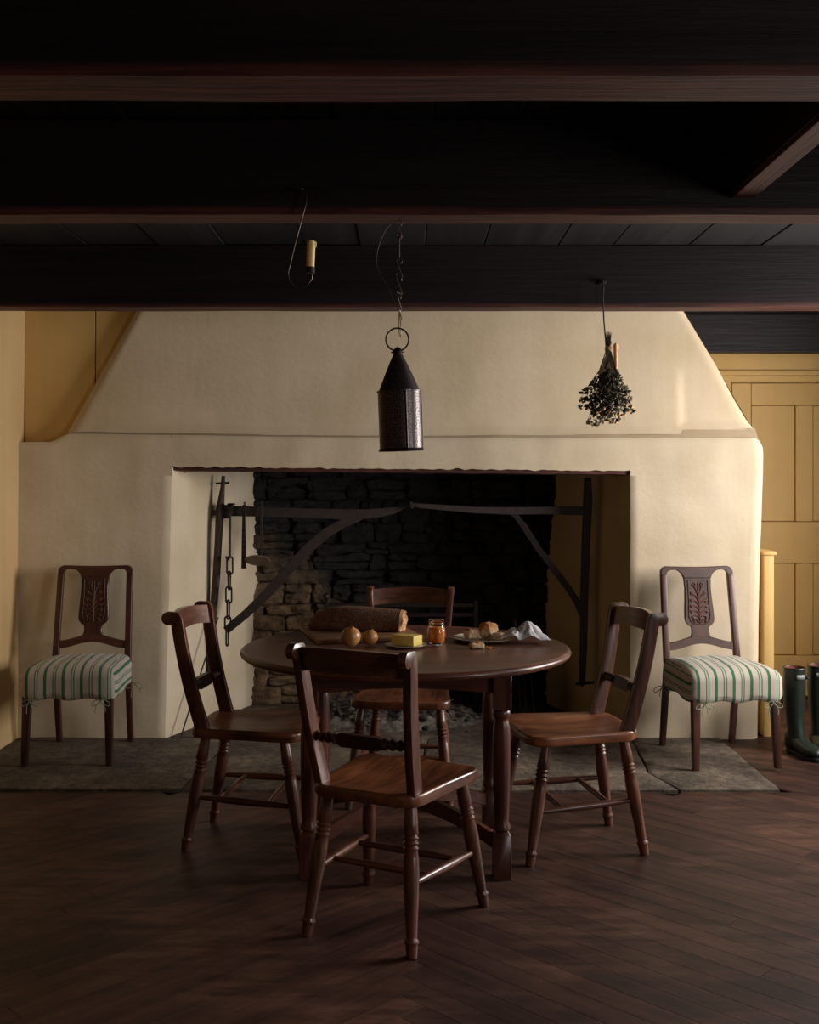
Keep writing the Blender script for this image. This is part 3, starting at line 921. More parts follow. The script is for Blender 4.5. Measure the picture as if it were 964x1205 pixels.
    # unfold for the stripes
    for i, f in enumerate(m.f):
        P_ = [Vector(m.v[j]) for j in f]
        nrm = (P_[1]-P_[0]).cross(P_[2]-P_[0]).normalized()
        c = sum(P_, Vector())/4
        sideways = abs(nrm.x) > max(abs(nrm.z), abs(nrm.y))*1.05
        uv = []
        for p in P_:
            if sideways: u = math.copysign(.21, c.x)+math.copysign(1, c.x)*(zt-p.z)
            else: u = p.x/lerp(.90, 1.03, (p.y+hy)/(2*hy))
            uv.append((u+.5, p.y))
        m.uv[i] = uv
    m.build('seat_cover', M['stripe'], t, ang=60)
    m = MB(); m.box(-.19, .19, -.20, .20, .33, .40); m.build('seat_frame', M['darkX'], t, bevel=.004)
    # tape ties in bows at the corners
    def bow(x, y, z_, sd):
        rnd = random.Random(sd); b = MB()
        for s in (-1, 1):
            lp_ = []
            for i in range(9):
                a = 2*PI*i/8
                lp_.append((x+s*(.022-.022*math.cos(a)), y+.004*math.sin(a*2)+.01, z_-.012+.012*math.sin(a)-.01*(1-math.cos(a))))
            b.tube(lp_, .0022, 5)
            ln = rnd.uniform(.05, .08); dx = s*rnd.uniform(.012, .035)
            b.tube([(x, y+.01, z_-.01), (x+dx*.7, y+.014, z_-.01-ln*.4), (x+dx, y+.008, z_-.012-ln*.8), (x+dx*.8, y+.012, z_-.01-ln)], .0022, 5)
        b.build('tie', M['tie'], t)
    bow(-.235, -.14, .335, 1); bow(.235, -.14, .335, 2); bow(-.165, .245, .325, 3); bow(.165, .245, .325, 4)
    return t
sE = make_side('carved side chair with green striped seat, left of the fireplace by the yellow wall')
place(sE, (-1.618, 5.375), (.02, -1.0))
sF = copy_tree(sE); sF['label'] = 'carved side chair with green striped seat, right of the fireplace near the boots'
place(sF, (1.500, 5.315), (.11, -.994)); sF.location.z = HZ

# ------------------------------------------------------------------ boots
M['rubber'] = plain('green_rubber', srgb(34, 44, 36), .38, 0, .5, srgb(26, 34, 29), 20)
M['sole'] = plain('boot_sole', srgb(20, 22, 20), .6)
M['lining'] = plain('boot_lining', srgb(120, 70, 58), .9)
M['taglabel'] = plain('boot_tag', srgb(120, 124, 124), .5)
def make_boot(label):
    t = empty('wellington_boot', (0, 0, 0), 0, label, 'boot', 'pair of green wellington boots')
    m = MB(); n = 24; rings = []
    # toe points to +Y local
    def ring(c, ru, rv, U, V):
        rings.append([Vector(c)+Vector(U)*(ru*math.cos(2*PI*k/n))+Vector(V)*(rv*math.sin(2*PI*k/n)) for k in range(n)])
    X, Yv = (1, 0, 0), (0, 1, 0)
    for (z_, yc, rx, ry) in ((.425, -.004, .053, .056), (.40, -.004, .052, .055), (.33, -.006, .053, .058), (.26, -.006, .050, .055), (.20, -.004, .045, .050), (.155, .0, .041, .047), (.12, .006, .0395, .050)):
        ring((0, yc, z_), rx, ry, X, Yv)
    for (a, y, z_, rx, rv) in ((20, .012, .095, .040, .056), (42, .024, .074, .041, .060), (62, .040, .058, .042, .052), (80, .070, .047, .044, .040), (90, .11, .042, .047, .034), (92, .15, .038, .046, .030), (95, .18, .036, .038, .026), (95, .198, .034, .024, .018), (95, .206, .033, .008, .007)):
        r = math.radians(a)
        ring((0, y, z_), rx, rv, X, (0, math.cos(r), math.sin(-r)*-1*-1))
    vs = []; fs = []
    for r in rings:
        for p in r: vs.append((p.x, p.y, max(p.z, .012)))
    for i in range(len(rings)-1):
        for k in range(n):
            l = (k+1) % n; fs.append((i*n+k, i*n+l, (i+1)*n+l, (i+1)*n+k))
    fs.append(tuple((len(rings)-1)*n+k for k in range(n)))
    m.add(vs, fs); m.build('shell', M['rubber'], t, ang=70)
    # heel cup
    m = MB(); m.rbox(.039, .052, .052, .035, 6, lambda p: (p.x, p.y-.004, p.z+.062)); m.build('heel', M['rubber'], t)
    # sole
    poly = []
    for i in range(36):
        a = 2*PI*i/36; y = .075+.137*math.sin(a); w = .040+.012*sstep(.05, .13, y)*1-.004*sstep(.05, .0, y)
        poly.append((w*math.copysign(abs(math.cos(a))**.75, math.cos(a)), y))
    m = MB(); m.prism(poly, lambda a, b, w: (a, b, w), 0, .022); m.build('sole', M['sole'], t, bevel=.003)
    # top rim, lining
    m = MB(); m.tube([(.053*math.cos(2*PI*k/n), -.004+.056*math.sin(2*PI*k/n), .425) for k in range(n)], .003, 6, closed=True); m.build('rim', M['rubber'], t)
    m = MB(); m.lathe([(.050, 0), (.049, .5), (.046, 1)], (0, -.004, .426), (0, -.004, .25), n, cap=False); m.build('lining', M['lining'], t)
    # side strap and buckle, small pale tag at the front
    m = MB(); m.box(-.066, -.050, -.02, .012, .365, .385); m.box(-.062, -.05, -.03, .03, .37, .38); m.build('buckle', M['sole'], t, bevel=.002)
    m = MB(); m.grid(10, 1, lambda u, v: (.0555*math.sin(lerp(-.45, .45, u)), -.004+.0585*math.cos(lerp(-.45, .45, u)), lerp(.372, .396, v)))
    tg = m.build('tag', M['taglabel'], t); so = tg.modifiers.new('thickness', 'SOLIDIFY'); so.thickness = .004
    return t
b1 = make_boot('dark green wellington boot with a pale front tag, standing nearer the striped chair')
b1.location = (1.925, 5.46, 0); b1.rotation_euler = (0, 0, PI+.25)
b2 = copy_tree(b1); b2['label'] = 'dark green wellington boot cut off by the right edge of the picture'
b2.location = (2.065, 5.52, 0); b2.rotation_euler = (0, 0, PI-.12)

# ------------------------------------------------------------------ lantern, chain, hooks, candles
def tin():
    m, nt, bs = mat_base('pierced_tin')
    uvn = N(nt, 'ShaderNodeUVMap')
    mp = N(nt, 'ShaderNodeMapping'); mp.inputs['Scale'].default_value = (46, 20, 1); L(nt, uvn.outputs[0], mp.inputs[0])
    vo = N(nt, 'ShaderNodeTexVoronoi'); vo.voronoi_dimensions = '2D'; vo.inputs['Scale'].default_value = 1; vo.inputs['Randomness'].default_value = .55
    L(nt, mp.outputs[0], vo.inputs['Vector'])
    r = ramp(nt, vo.outputs[0], [(.27, (0, 0, 0)), (.31, (1, 1, 1))])
    c = mixc(nt, r.outputs[0], srgb(6, 5, 5), srgb(84, 73, 70))
    L(nt, c, bs.inputs['Base Color'])
    mt = N(nt, 'ShaderNodeMath', operation='MULTIPLY'); mt.inputs[1].default_value = .6; L(nt, r.outputs[0], mt.inputs[0]); L(nt, mt.outputs[0], bs.inputs['Metallic'])
    bs.inputs['Roughness'].default_value = .36
    inv = N(nt, 'ShaderNodeMath', operation='SUBTRACT'); inv.inputs[0].default_value = 1; L(nt, vo.outputs[0], inv.inputs[1])
    bump(nt, inv.outputs[0], bs, .25, .002)
    return m
M['tin'] = tin()
M['tinplain'] = plain('tin_plain', srgb(70, 60, 58), .45, .9)
LX, LY = -.024, 3.22
ln = empty('pierced_lantern', (LX, LY, 1.438), 0, 'pierced dark tin candle lantern with conical top hanging on a chain above the table', 'lantern')
ln.rotation_euler = (0, math.radians(-2.2), math.radians(20))
r = .0635
m = MB(); m.lathe([(r, 0), (r, 1)], (0, 0, .006), (0, 0, .178), 48, cap=False, uv=True); m.build('body', M['tin'], ln)
m = MB(); m.lathe([(r+.003, 0), (r+.003, .03), (r-.004, .05), (.045, .35), (.026, .72), (.012, .97), (.012, 1)], (0, 0, .174), (0, 0, .292), 48, cap=True, uv=True); m.build('cone_top', M['tin'], ln)
m = MB(); m.lathe([(r+.002, 0), (r+.004, .4), (r+.001, 1)], (0, 0, 0), (0, 0, .008), 48); m.build('base', M['tinplain'], ln)
m = MB()
for a in (-20, 62):
    an = math.radians(a); c, s = math.cos(an-PI/2+.3), math.sin(an-PI/2+.3)
    m.tube([(c*(r+.001), s*(r+.001), .008), (c*(r+.001), s*(r+.001), .174)], .0028, 6)
m.build('door_seam', M['tinplain'], ln)
m = MB(); m.lathe([(.013, 0), (.020, .1), (.020, .25), (.012, .4), (.010, .7), (.004, 1)], (0, 0, .288), (0, 0, .306), 20); m.build('collar', M['tinplain'], ln)
m = MB(); m.tube([(.0335*math.cos(2*PI*k/36), 0, .328+.0335*math.sin(2*PI*k/36)) for k in range(36)], .0025, 8, closed=True); rg = m.build('ring', M['iron'], ln); rg.rotation_euler = (0, 0, -.35)
ch = empty('lantern_chain', (-.030, LY, 2.118), 0, 'thin wire chain of S links holding the pierced lantern under the middle beam', 'chain')
def s_link(z0, z1, tw, w=.0085):
    pts = []; h = z1-z0
    for i in range(10):
        a = lerp(-.35*PI, PI, i/9); pts.append((w*math.cos(a), 0, z1-w+w*math.sin(a)))
    for i in range(10):
        a = lerp(0, -1.35*PI, i/9); pts.append((w*math.cos(a), 0, z0+w+w*math.sin(a)))
    m = MB(); m.tube(pts, .0014, 6); o = m.build('link', M['wire'], ch); o.rotation_euler = (0, 0, tw); return o
s_link(-.055, .0, .2)
m = MB(); m.tube([(0, 0, -.046), (0, 0, -.120)], .0020, 6); m.tube([(.006*math.cos(2*PI*k/12), 0, -.046+.006*math.sin(2*PI*k/12)) for k in range(12)], .0013, 5, closed=True); m.build('link', M['wire'], ch)
s_link(-.172, -.112, .1); s_link(-.222, -.165, -.5); s_link(-.268, -.215, .9)
m = MB(); m.tube([(0, 0, -.262), (.004, .002, -.30), (.006, .003, -.335), (.004, .0, -.344), (.0, 0, -.335), (-.001, 0, -.30), (0, 0, -.262)], .0014, 6); m.build('link', M['wire'], ch)
m = MB()
pp = [(470-26, 250+100), ] 
wp = [(461, 263), (455, 268), (449, 280), (444, 295), (443, 310), (447, 322), (455, 335), (462, 349), (467, 360), (471, 368), (473, 376)]
m.tube([((px-482)*LY/1287+.030, .004, 1.34+(570-py)*LY/1287-2.118) for px, py in wp], .0013, 6); m.build('loose_wire', M['wire'], ch)

hk = empty('candle_hook', (-.309, 3.152, 2.186), 0, 'thin wire candle hook nailed to the middle beam, left of the lantern', 'hook')
m = MB()
wp = [(355, 224), (360, 228), (361.5, 232), (360, 240), (354, 262), (347, 288), (340.5, 315), (339, 321), (340, 328), (345, 335), (353, 338.5), (361, 336), (366.5, 329), (368, 321)]
hy = 3.135
m.tube([((px-482)*hy/1287+.309, -.016+(.012 if i == 0 else 0), 1.34+(570-py)*hy/1287-2.186) for i, (px, py) in enumerate(wp)], .0021, 8); m.build('wire', M['wire'], hk)
m = MB(); m.lathe([(.0, 0), (.006, .1), (.006, .4), (.003, .5), (.003, 1)], (0, -.03, .0), (0, .004, .0), 10); m.build('nail', M['iron'], hk)
cx, cz = (365-482)*hy/1287, 1.34+(570-320)*hy/1287
m = MB(); m.lathe([(.010, 0), (.0135, .05), (.0135, 1)], (cx+.309, -.016, cz-2.186-.004), (cx+.309, -.016, cz-2.186+.014), 16); m.build('cup', M['iron'], hk)
def candle(c, h, r, tx, ty, mat, label):
    t = empty('candle', c, 0, label, 'candle'); t.rotation_euler = (tx, ty, 0)
    m = MB(); m.lathe([(r*.9, 0), (r, .04), (r*1.02, .5), (r*1.05, .93), (r*.8, 1), (r*.3, .985)], (0, 0, 0), (0, 0, h), 20)
    m.tube([(r*1.0, 0, h*.97), (r*1.12, 0, h*.86), (r*1.05, 0, h*.78)], [.003, .0035, .002], 6); m.build('wax', mat, t)
    m = MB(); m.tube([(0, 0, h*.98), (.001, 0, h+.007)], .0012, 5); m.build('wick', M['black'], t)
candle((cx, hy+.0, cz+.0035), .086, .0118, 0, math.radians(2), M['wax'], 'ivory candle stub standing in the thin wire hook on the middle beam')

HB = 4.79
def hp(px, py): return ((px-482)*HB/1287, 1.34+(570-py)*HB/1287)
hx_, hz_ = hp(710, 331)
h2 = empty('candle_hook', (hx_, 4.828, hz_), 0, 'black iron hook with candle cup on the beam nearest the chimney, holding the dried herbs', 'hook')
def hl(px, py, dy=0): a, b = hp(px, py); return (a-hx_, HB-4.828+dy, b-hz_)
m = MB(); m.tube([(0, -.005, 0), hl(709.5, 331), hl(710.5, 336), hl(709.5, 350), hl(711, 380), hl(713, 402), hl(714, 425), hl(716, 440), hl(720, 443), hl(724, 443.5)], .0032, 8); m.build('rod', M['iron'], h2)
m = MB(); m.box(-.016, .02, -.012, .004, -.006, .014); m.build('plate', M['iron'], h2, bevel=.003)
a = hl(725, 443)
m = MB(); m.lathe([(.0105, 0), (.0112, .2), (.0112, 1)], a, (a[0], a[1], a[2]+.032), 16); m.build('cup', M['iron'], h2)
ccx, ccz = hp(725, 434.5)
candle((ccx, HB, ccz-.003), .115, .0098, 0, math.radians(-.5), M['paleWax'], 'slim pale candle in the black iron hook beside the dried herbs')
# herbs
M['stem'] = plain('dry_stem', srgb(98, 80, 56), .9, var=srgb(60, 48, 34))
M['leafdry'] = plain('dry_leaf', srgb(92, 88, 58), .85, var=srgb(46, 46, 32), scale=25)
M['flower'] = plain('dry_flower', srgb(216, 174, 116), .85, var=srgb(176, 116, 72), scale=60)
M['twine'] = plain('twine', srgb(178, 148, 106), .9)
kx, kz = hp(715, 411)
hb = empty('herb_bundle', (kx, HB-.030, kz), 0, 'bunch of dried flowers and herbs hanging head down from the iron hook', 'dried flowers')
st, lf, fw = MB(), MB(), MB()
rr = random.Random(5)
for i in range(70):
    a = rr.uniform(0, 2*PI); q_ = math.sqrt(rr.uniform(0, 1))
    ex, ey = .118*q_*math.cos(a)-.014, .07*q_*math.sin(a)
    zl = -lerp(.345, .26, q_*q_)+rr.uniform(-.015, .06)
    tp = (rr.uniform(-.012, .012), rr.uniform(-.012, .012), rr.uniform(.02, .075))
    p = [tp, (ex*.07, ey*.07, 0), (ex*.35, ey*.35, zl*.45), (ex*.8, ey*.8, zl*.8), (ex, ey, zl)]
    st.tube(p, [.0012, .0014, .0014, .001, .0008], 4)
    for j in range(11):
        t_ = rr.uniform(.45, 1); k_ = int(t_*3.999); f_ = t_*4-k_ if k_ < 4 else 1
        k_ = min(k_, 3); b = Vector(p[k_]).lerp(Vector(p[k_+1]), f_)
        d = Vector((rr.uniform(-1, 1), rr.uniform(-1, 1), rr.uniform(-1.2, .3))).normalized(); e = d.orthogonal().normalized()
        l_ = rr.uniform(.014, .030); w_ = l_*.40
        lf.add([b, b+d*l_*.45+e*w_, b+d*l_+d.cross(e)*.004, b+d*l_*.45-e*w_, b+d*l_*.5+d.cross(e)*.005], [(0, 1, 4), (1, 2, 4), (2, 3, 4), (3, 0, 4)])
    if rr.random() < .75:
        fw.blob((ex, ey, zl-.004), rr.uniform(.005, .0085), 1, .3, 60, seed=i)
for k_ in range(7):
    p = [(-.004, -.02, -.01), (-.016-.006*k_*.4, -.03, -.06), (-.036-.005*k_*.5, -.03, -.115)]
    st.tube(p, .0013, 4)
st.build('stems', M['stem'], hb)['kind'] = 'stuff'
lf.build('leaves', M['leafdry'], hb, smooth=False)['kind'] = 'stuff'
fw.build('flower_heads', M['flower'], hb)['kind'] = 'stuff'
m = MB()
for j in range(3): m.tube([(.015*math.cos(2*PI*k/16), .015*math.sin(2*PI*k/16), .004-.006*j+.003*math.sin(4*PI*k/16)) for k in range(16)], .0022, 5, closed=True)
m.build('twine', M['twine'], hb)

# ------------------------------------------------------------------ iron cranes and what hangs from them
def bar(m, pts, hw, th):
    """flat bar along pts (x,z) in a vertical plane y=0; hw half height list, th half thickness"""
    n = len(pts); up = []; dn = []
    for i in range(n):
        a = pts[max(i-1, 0)]; b = pts[min(i+1, n-1)]
        d = Vector((b[0]-a[0], b[1]-a[1])).normalized(); nn = Vector((-d.y, d.x))
        h = hw[i] if isinstance(hw, list) else hw
        up.append((pts[i][0]+nn.x*h, pts[i][1]+nn.y*h)); dn.append((pts[i][0]-nn.x*h, pts[i][1]-nn.y*h))
    m.prism(dn+up[::-1], lambda a, b, w: (a, w, b), -th, th)
CW = 6.12
def cp(px, py): return ((px-482)*CW/1287, 1.34+(570-py)*CW/1287)
M['crane'] = wood('crane_wood', srgb(34, 24, 19), srgb(84, 60, 44), 'Z', .7, 20, .1, bumps=.6)
M['cranearm'] = plain('crane_iron', srgb(48, 41, 38), .6, .3, .5, srgb(66, 54, 47), 30, .3)
lx, lz = cp(262, 602)
cr = empty('fireplace_crane', (lx, CW, .03), 0, 'left iron pot crane with brown wooden post and heavy curved brace', 'crane')
O_ = lambda px, py: (cp(px, py)[0]-lx, cp(px, py)[1]-.03)
m = MB(); pts = [O_(263, 560), O_(262, 575), O_(259, 600), O_(257, 640), O_(254.5, 680), O_(251, 720), O_(247.5, 770), O_(246, 803)]
m.tube([(a+.003*nz(a, b, 0, 20), 0, b) for a, b in pts], [.010, .013, .024, .021, .022, .021, .016, .011], 10); m.build('post', M['crane'], cr)
m = MB(); bar(m, [O_(259, 601), O_(300, 602), O_(350, 603.5), (O_(400, 605)), O_(430, 605), O_(450, 603), O_(466, 600), O_(476, 596)], [.029, .028, .027, .029, .028, .025, .018, .008], .014); m.build('arm', M['cranearm'], cr, bevel=.003, seg=1)
m = MB(); bar(m, [O_(266, 742), O_(290, 722), O_(315, 698), O_(340, 670), O_(362, 646), O_(384, 627), O_(405, 615), O_(425, 609)], [.022, .024, .027, .028, .029, .029, .026, .014], .013); m.build('brace', M['cranearm'], cr, bevel=.003, seg=1)
m = MB(); m.box(-.03, .035, -.02, .02, O_(262, 610)[1], O_(262, 594)[1]); m.build('collar', M['iron'], cr, bevel=.004)
m = MB(); m.tube([O_(254, 569)[:1]+(0,)+O_(254, 569)[1:], O_(270, 568)[:1]+(0,)+O_(270, 568)[1:]], .006, 8); m.build('pin', M['iron'], cr)
rx, rz_ = cp(687, 600)
cr2 = empty('fireplace_crane', (rx, CW-.05, .03), 0, 'right iron pot crane with slim post and straight brace inside the hearth', 'crane')
O2 = lambda px, py: (cp(px, py)[0]-rx, cp(px, py)[1]-.03)
m = MB(); bar(m, [O2(690, 562), O2(690, 590), O2(688, 640), O2(686, 700), O2(685, 760), O2(683.5, 800), O2(683, 806)], [.018, .024, .022, .021, .019, .016, .006], .016); m.build('post', M['iron'], cr2, bevel=.004, seg=1)
m = MB(); bar(m, [O2(690, 601), O2(640, 600.5), O2(600, 601), O2(560, 600), O2(520, 597), O2(494, 595), O2(484, 593.5)], [.024, .022, .022, .018, .016, .013, .010], .012)
bar(m, [O2(485, 598), O2(483.5, 590)], [.008, .006], .012); m.build('arm', M['cranearm'], cr2, bevel=.003, seg=1)
m = MB(); bar(m, [O2(598, 602), O2(606, 607), O2(616, 620), O2(632, 645), O2(650, 668), O2(668, 692), O2(678, 708), O2(682, 722)], [.010, .016, .018, .018, .018, .018, .018, .012], .010); m.build('brace', M['iron'], cr2, bevel=.003, seg=1)
m = MB(); m.tube([(O2(676, 803)[0], 0, O2(676, 803)[1]), (O2(697, 801)[0], 0, O2(697, 801)[1])], .008, 8); m.build('pin', M['iron'], cr2)

# trammel chain
PY = CW-.035
def cpx(px, py, Y=PY): return ((px-482)*Y/1287, 1.34+(570-py)*Y/1287)
tx_, tz_ = cpx(271, 594)
tc = empty('pot_chain', (tx_, PY, tz_), 0, 'black iron pot chain of long links hanging from the left crane arm', 'chain')
def T(px, py): a, b = cpx(px, py); return (a-tx_, b-tz_)
m = MB(); m.box(-.016, .016, -.006, .068, -.004, .008); m.box(-.016, .016, -.006, .0, -.045, .008)
m.build('hook', M['iron'], tc, bevel=.002)
a, b = T(271, 600), T(270.5, 656)
m = MB(); m.tube([(a[0], 0, a[1]), (b[0], 0, b[1]), (b[0]-.01, -.004, b[1]-.012), (b[0]-.018, -.004, b[1]-.002), (b[0]-.016, -.004, b[1]+.008)], .0065, 8); m.build('rod', M['iron'], tc)
ys = [(655, 676), (672, 694), (690, 710), (706, 729), (725, 741), (738, 760)]
for i, (ya, yb) in enumerate(ys):
    xx = 270.5-.6*i; a, b = T(xx, ya), T(xx, yb); w = .016; hh = (a[1]-b[1])/2; zc = (a[1]+b[1])/2
    pts = [(w*math.cos(t_), 0, math.copysign(hh-w, math.sin(t_))+w*math.sin(t_)) for t_ in [2*PI*(k+.5)/16 for k in range(16)]]
    m = MB(); m.tube(pts, .0050, 6, closed=True); o = m.build('link', M['iron'], tc)
    o.location = (a[0], 0, zc); o.rotation_euler = (0, 0, .15 if i % 2 == 0 else 1.35)
# pierced strap
sx_, sz_ = cpx(287, 594)
ps = empty('iron_strap', (sx_, PY, sz_), 0, 'narrow black iron strap with rivets hanging on the left crane between chain and skimmer', 'strap')
m = MB(); h = sz_-cpx(287, 669)[1]
m.prism([(-.006, 0), (.006, 0), (.011, -h*.5), (.014, -h), (-.014, -h), (-.011, -h*.5)], lambda a, b, w: (a, w, b), -.004, .004)
m.tube([(0, .0, -.004), (0, .008, .012), (0, .05, .014), (0, .066, -.02)], .003, 6); m.build('strap', M['iron'], ps, bevel=.001, seg=1)
m = MB()
for k_ in range(8): m.blob((0, -.0045, -h*(.28+.085*k_)), .0032, 1, 0)
m.build('rivets', M['wire'], ps)
# skimmer
kx_, kz_ = cpx(308, 592)
sk = empty('skimmer', (kx_, PY, kz_), 0, 'long-handled pierced skimmer hanging from the left crane arm, rightmost of the hung tools', 'skimmer')
m = MB(); h = kz_-cpx(308, 657)[1]
m.prism([(-.007, 0), (.007, 0), (.007, -h), (-.007, -h)], lambda a, b, w: (a, w, b), -.003, .003)
m.tube([(0, .0, -.004), (0, .008, .012), (0, .05, .014), (0, .066, -.02)], .003, 6); m.build('handle', M['cranearm'], sk, bevel=.001, seg=1)
m = MB()
def disc(u, v):
    a = 2*PI*u; R = .072*v
    return (-.02+R*math.cos(a), -.02+R*math.sin(a)*.9, -h-.012+.012*v*v*0-R*math.sin(a)*.45)
m.grid(36, 5, disc)
def tin2():
    mm, nt, bs = mat_base('pierced_skimmer')
    v = coords(nt, (1, 1, 1)); vo = N(nt, 'ShaderNodeTexVoronoi'); vo.inputs['Scale'].default_value = 130; vo.inputs['Randomness'].default_value = .1
    L(nt, v, vo.inputs['Vector']); r = ramp(nt, vo.outputs[0], [(.3, srgb(12, 10, 9)), (.4, srgb(140, 120, 104))]); L(nt, r.outputs[0], bs.inputs['Base Color'])
    bs.inputs['Metallic'].default_value = .6; bs.inputs['Roughness'].default_value = .5; return mm
o = m.build('bowl', tin2(), sk)
sol = o.modifiers.new('thickness', 'SOLIDIFY'); sol.thickness = .003
# thin rod leaning
m = MB(); m.tube([(-1.207, 5.79, .014), (-1.065, 6.085, .60)], .0042, 8)
tag(m.build('fire_rod', M['iron']), 'thin black iron rod leaning in the bright left corner of the fireplace', 'rod')

# grate and fire irons
gr = empty('fire_grate', (-.05, 6.36, .014), 0, 'black iron fire grate with two horizontal bars behind the table', 'grate')
def gp(px, py, Y=6.36): return ((px-482)*Y/1287+.05, 1.34+(570-py)*Y/1287-.014)
for yy in (712, 723.5):
    a, b = gp(384, yy), gp(562, yy)
    MB().box(a[0], b[0], -.012, .012, a[1]-.012, a[1]+.012).build('bar', M['iron'], gr, bevel=.003, seg=1)
for px in (384, 560):
    a = gp(px, 706)
    MB().box(a[0]-.012, a[0]+.012, -.016, .016, 0, a[1]).build('upright', M['iron'], gr, bevel=.003, seg=1)
    MB().box(a[0]-.014, a[0]+.014, -.16, .12, 0, .03).build('foot', M['iron'], gr, bevel=.003, seg=1)
a = gp(384, 704); MB().lathe([(.0, 0), (.018, .2), (.022, .5), (.018, .8), (0, 1)], (a[0], 0, a[1]-.01), (a[0], 0, a[1]+.03), 12).build('finial', M['iron'], gr)
ib = MB(); ib.box(.44, .58, 6.22, 6.46, .012, .36); ib.box(.43, .59, 6.21, 6.47, .36, .375)
tag(ib.build('fire_box', M['black'], bevel=.006), 'soot-black iron box standing in the hearth to the right of the ashes', 'box')
def fire_iron(name, px0, py0, px1, Y0, Y1, label, head):
    a = ((px0-482)*Y1/1287, Y1, 1.34+(570-py0)*Y1/1287); b = ((px1-482)*Y0/1287, Y0, .018)
    t = empty(name, b, 0, label, 'fire iron')
    d = Vector(a)-Vector(b)
    m = MB(); m.tube([(0, 0, 0), d*.5, d*.93], .007, 8); m.build('shaft', M['cranearm'], t)
    m = MB(); m.tube([d*.9, d*.93, d*.97, d], [.007, head, head, .006], 10); m.build('handle', M['wire'], t)
fire_iron('poker', 606, 726, 612, 6.28, 6.50, 'pale-handled iron poker, tallest of the fire irons in the hearth', .013)
fire_iron('fire_tongs', 614, 772, 620, 6.20, 6.46, 'slim iron tongs leaning beside the poker, half hidden by the table edge', .010)
fire_iron('fire_shovel', 622, 776, 630, 6.18, 6.42, 'iron shovel handle leaning rightmost among the fire irons', .010)
# ash heap
M['ash'] = plain('grey_ash', srgb(132, 124, 114), .95, 0, .1, srgb(52, 48, 46), 26, .8)
M['char'] = plain('charcoal', srgb(30, 28, 28), .8, 0, .4, srgb(72, 68, 64), 50, .5)
am = MB()
def ashf(u, v):
    x = lerp(-.78, .42, u); y = lerp(5.86, 6.58, v)
    e = max(0, 1-((x+.16)/.60)**2-((y-6.24)/.36)**2)
    return (x, y, .006+.10*e**.7+(.030*nz(x, y, 2, 14)+.014*nz(x, y, 5, 36))*min(1, e*4))
am.grid(90, 60, ashf)
tag(am.build('ash_heap', M['ash']), 'pale grey heap of wood ash on the hearth floor behind the table legs', 'ash', kind='stuff')
cm = MB(); rr = random.Random(8)
for i in range(300):
    x = rr.gauss(-.12, .24); y = rr.gauss(6.16, .15)
    u = (x+.78)/1.2; v = (y-5.86)/.72
    if not (0 < u < 1 and 0 < v < 1): continue
    z_ = ashf(u, v)[2]
    cm.blob((x, y, z_+.004), rr.uniform(.006, .026), 1, .6, 50, (1, rr.uniform(.5, 1), rr.uniform(.4, .8)), i)
for i in range(40):
    x = rr.gauss(-.1, .24); y = rr.gauss(6.1, .12); a = rr.uniform(0, PI); l_ = rr.uniform(.04, .11)
    u = clamp((x+.78)/1.2, 0, 1); v = clamp((y-5.86)/.72, 0, 1); z_ = ashf(u, v)[2]+.012
    cm.tube([(x-l_*math.cos(a), y-l_*math.sin(a), z_), (x+l_*math.cos(a), y+l_*math.sin(a), z_+rr.uniform(0, .03))], rr.uniform(.002, .006), 5)
tag(cm.build('charcoal', M['char']), 'broken charcoal and burnt twigs scattered over the pale ash heap', 'charcoal', kind='stuff')
hm = MB(); hm.tube([(-.285+.115*math.cos(2*PI*k/40), 6.02+.02*math.sin(2*PI*k/40), .135+.115*math.sin(2*PI*k/40)) for k in range(40)], .006, 8, closed=True)
tag(hm.build('iron_hoop', M['iron']), 'round black iron hoop standing in the ashes behind the table', 'hoop')

# ------------------------------------------------------------------ food on the table
TZ = .7505
M['board'] = wood('bread_board_wood', srgb(104, 66, 40), srgb(160, 112, 74), 'X', .6, 16, .08)
bc = (-.192, 4.26)
bb = empty('bread_board', (bc[0], bc[1], TZ), math.atan2(.1, .397), 'square worn wooden bread board under the seeded loaf', 'board')
MB().box(-.205, .205, -.19, .19, 0, .018).build('board_slab', M['board'], bb, bevel=.004)
# loaf
def crust_mat():
    m, nt, bs = mat_base('seeded_crust'); v = coords(nt, (1, 1, 1))
    vo = N(nt, 'ShaderNodeTexVoronoi'); vo.inputs['Scale'].default_value = 230; L(nt, v, vo.inputs['Vector'])
    f = noise_tex(nt, v, 14, 4, .6)
    a = ramp(nt, vo.outputs[0], [(.2, srgb(158, 118, 90)), (.55, srgb(98, 58, 40))])
    b = ramp(nt, f, [(.35, (.62, .55, .5)), (.65, (1, 1, 1))])
    L(nt, mixc(nt, .8, a.outputs[0], b.outputs[0], 'MULTIPLY'), bs.inputs['Base Color']); bs.inputs['Roughness'].default_value = .7
    inv = N(nt, 'ShaderNodeMath', operation='SUBTRACT'); inv.inputs[0].default_value = 1; L(nt, vo.outputs[0], inv.inputs[1]); bump(nt, inv.outputs[0], bs, .8, .004); return m
lo = empty('bread_loaf', (-.205, 4.30, TZ+.0185), -.20, 'long seeded brown loaf with a torn end lying on the wooden board', 'bread')
m = MB(); n = 26; prof = [(-.195, .012, .010), (-.188, .028, .020), (-.165, .045, .032), (-.12, .057, .043), (-.05, .062, .0475), (.03, .060, .045), (.10, .058, .0435), (.16, .056, .042), (.178, .054, .041)]
vs = []; fs = []
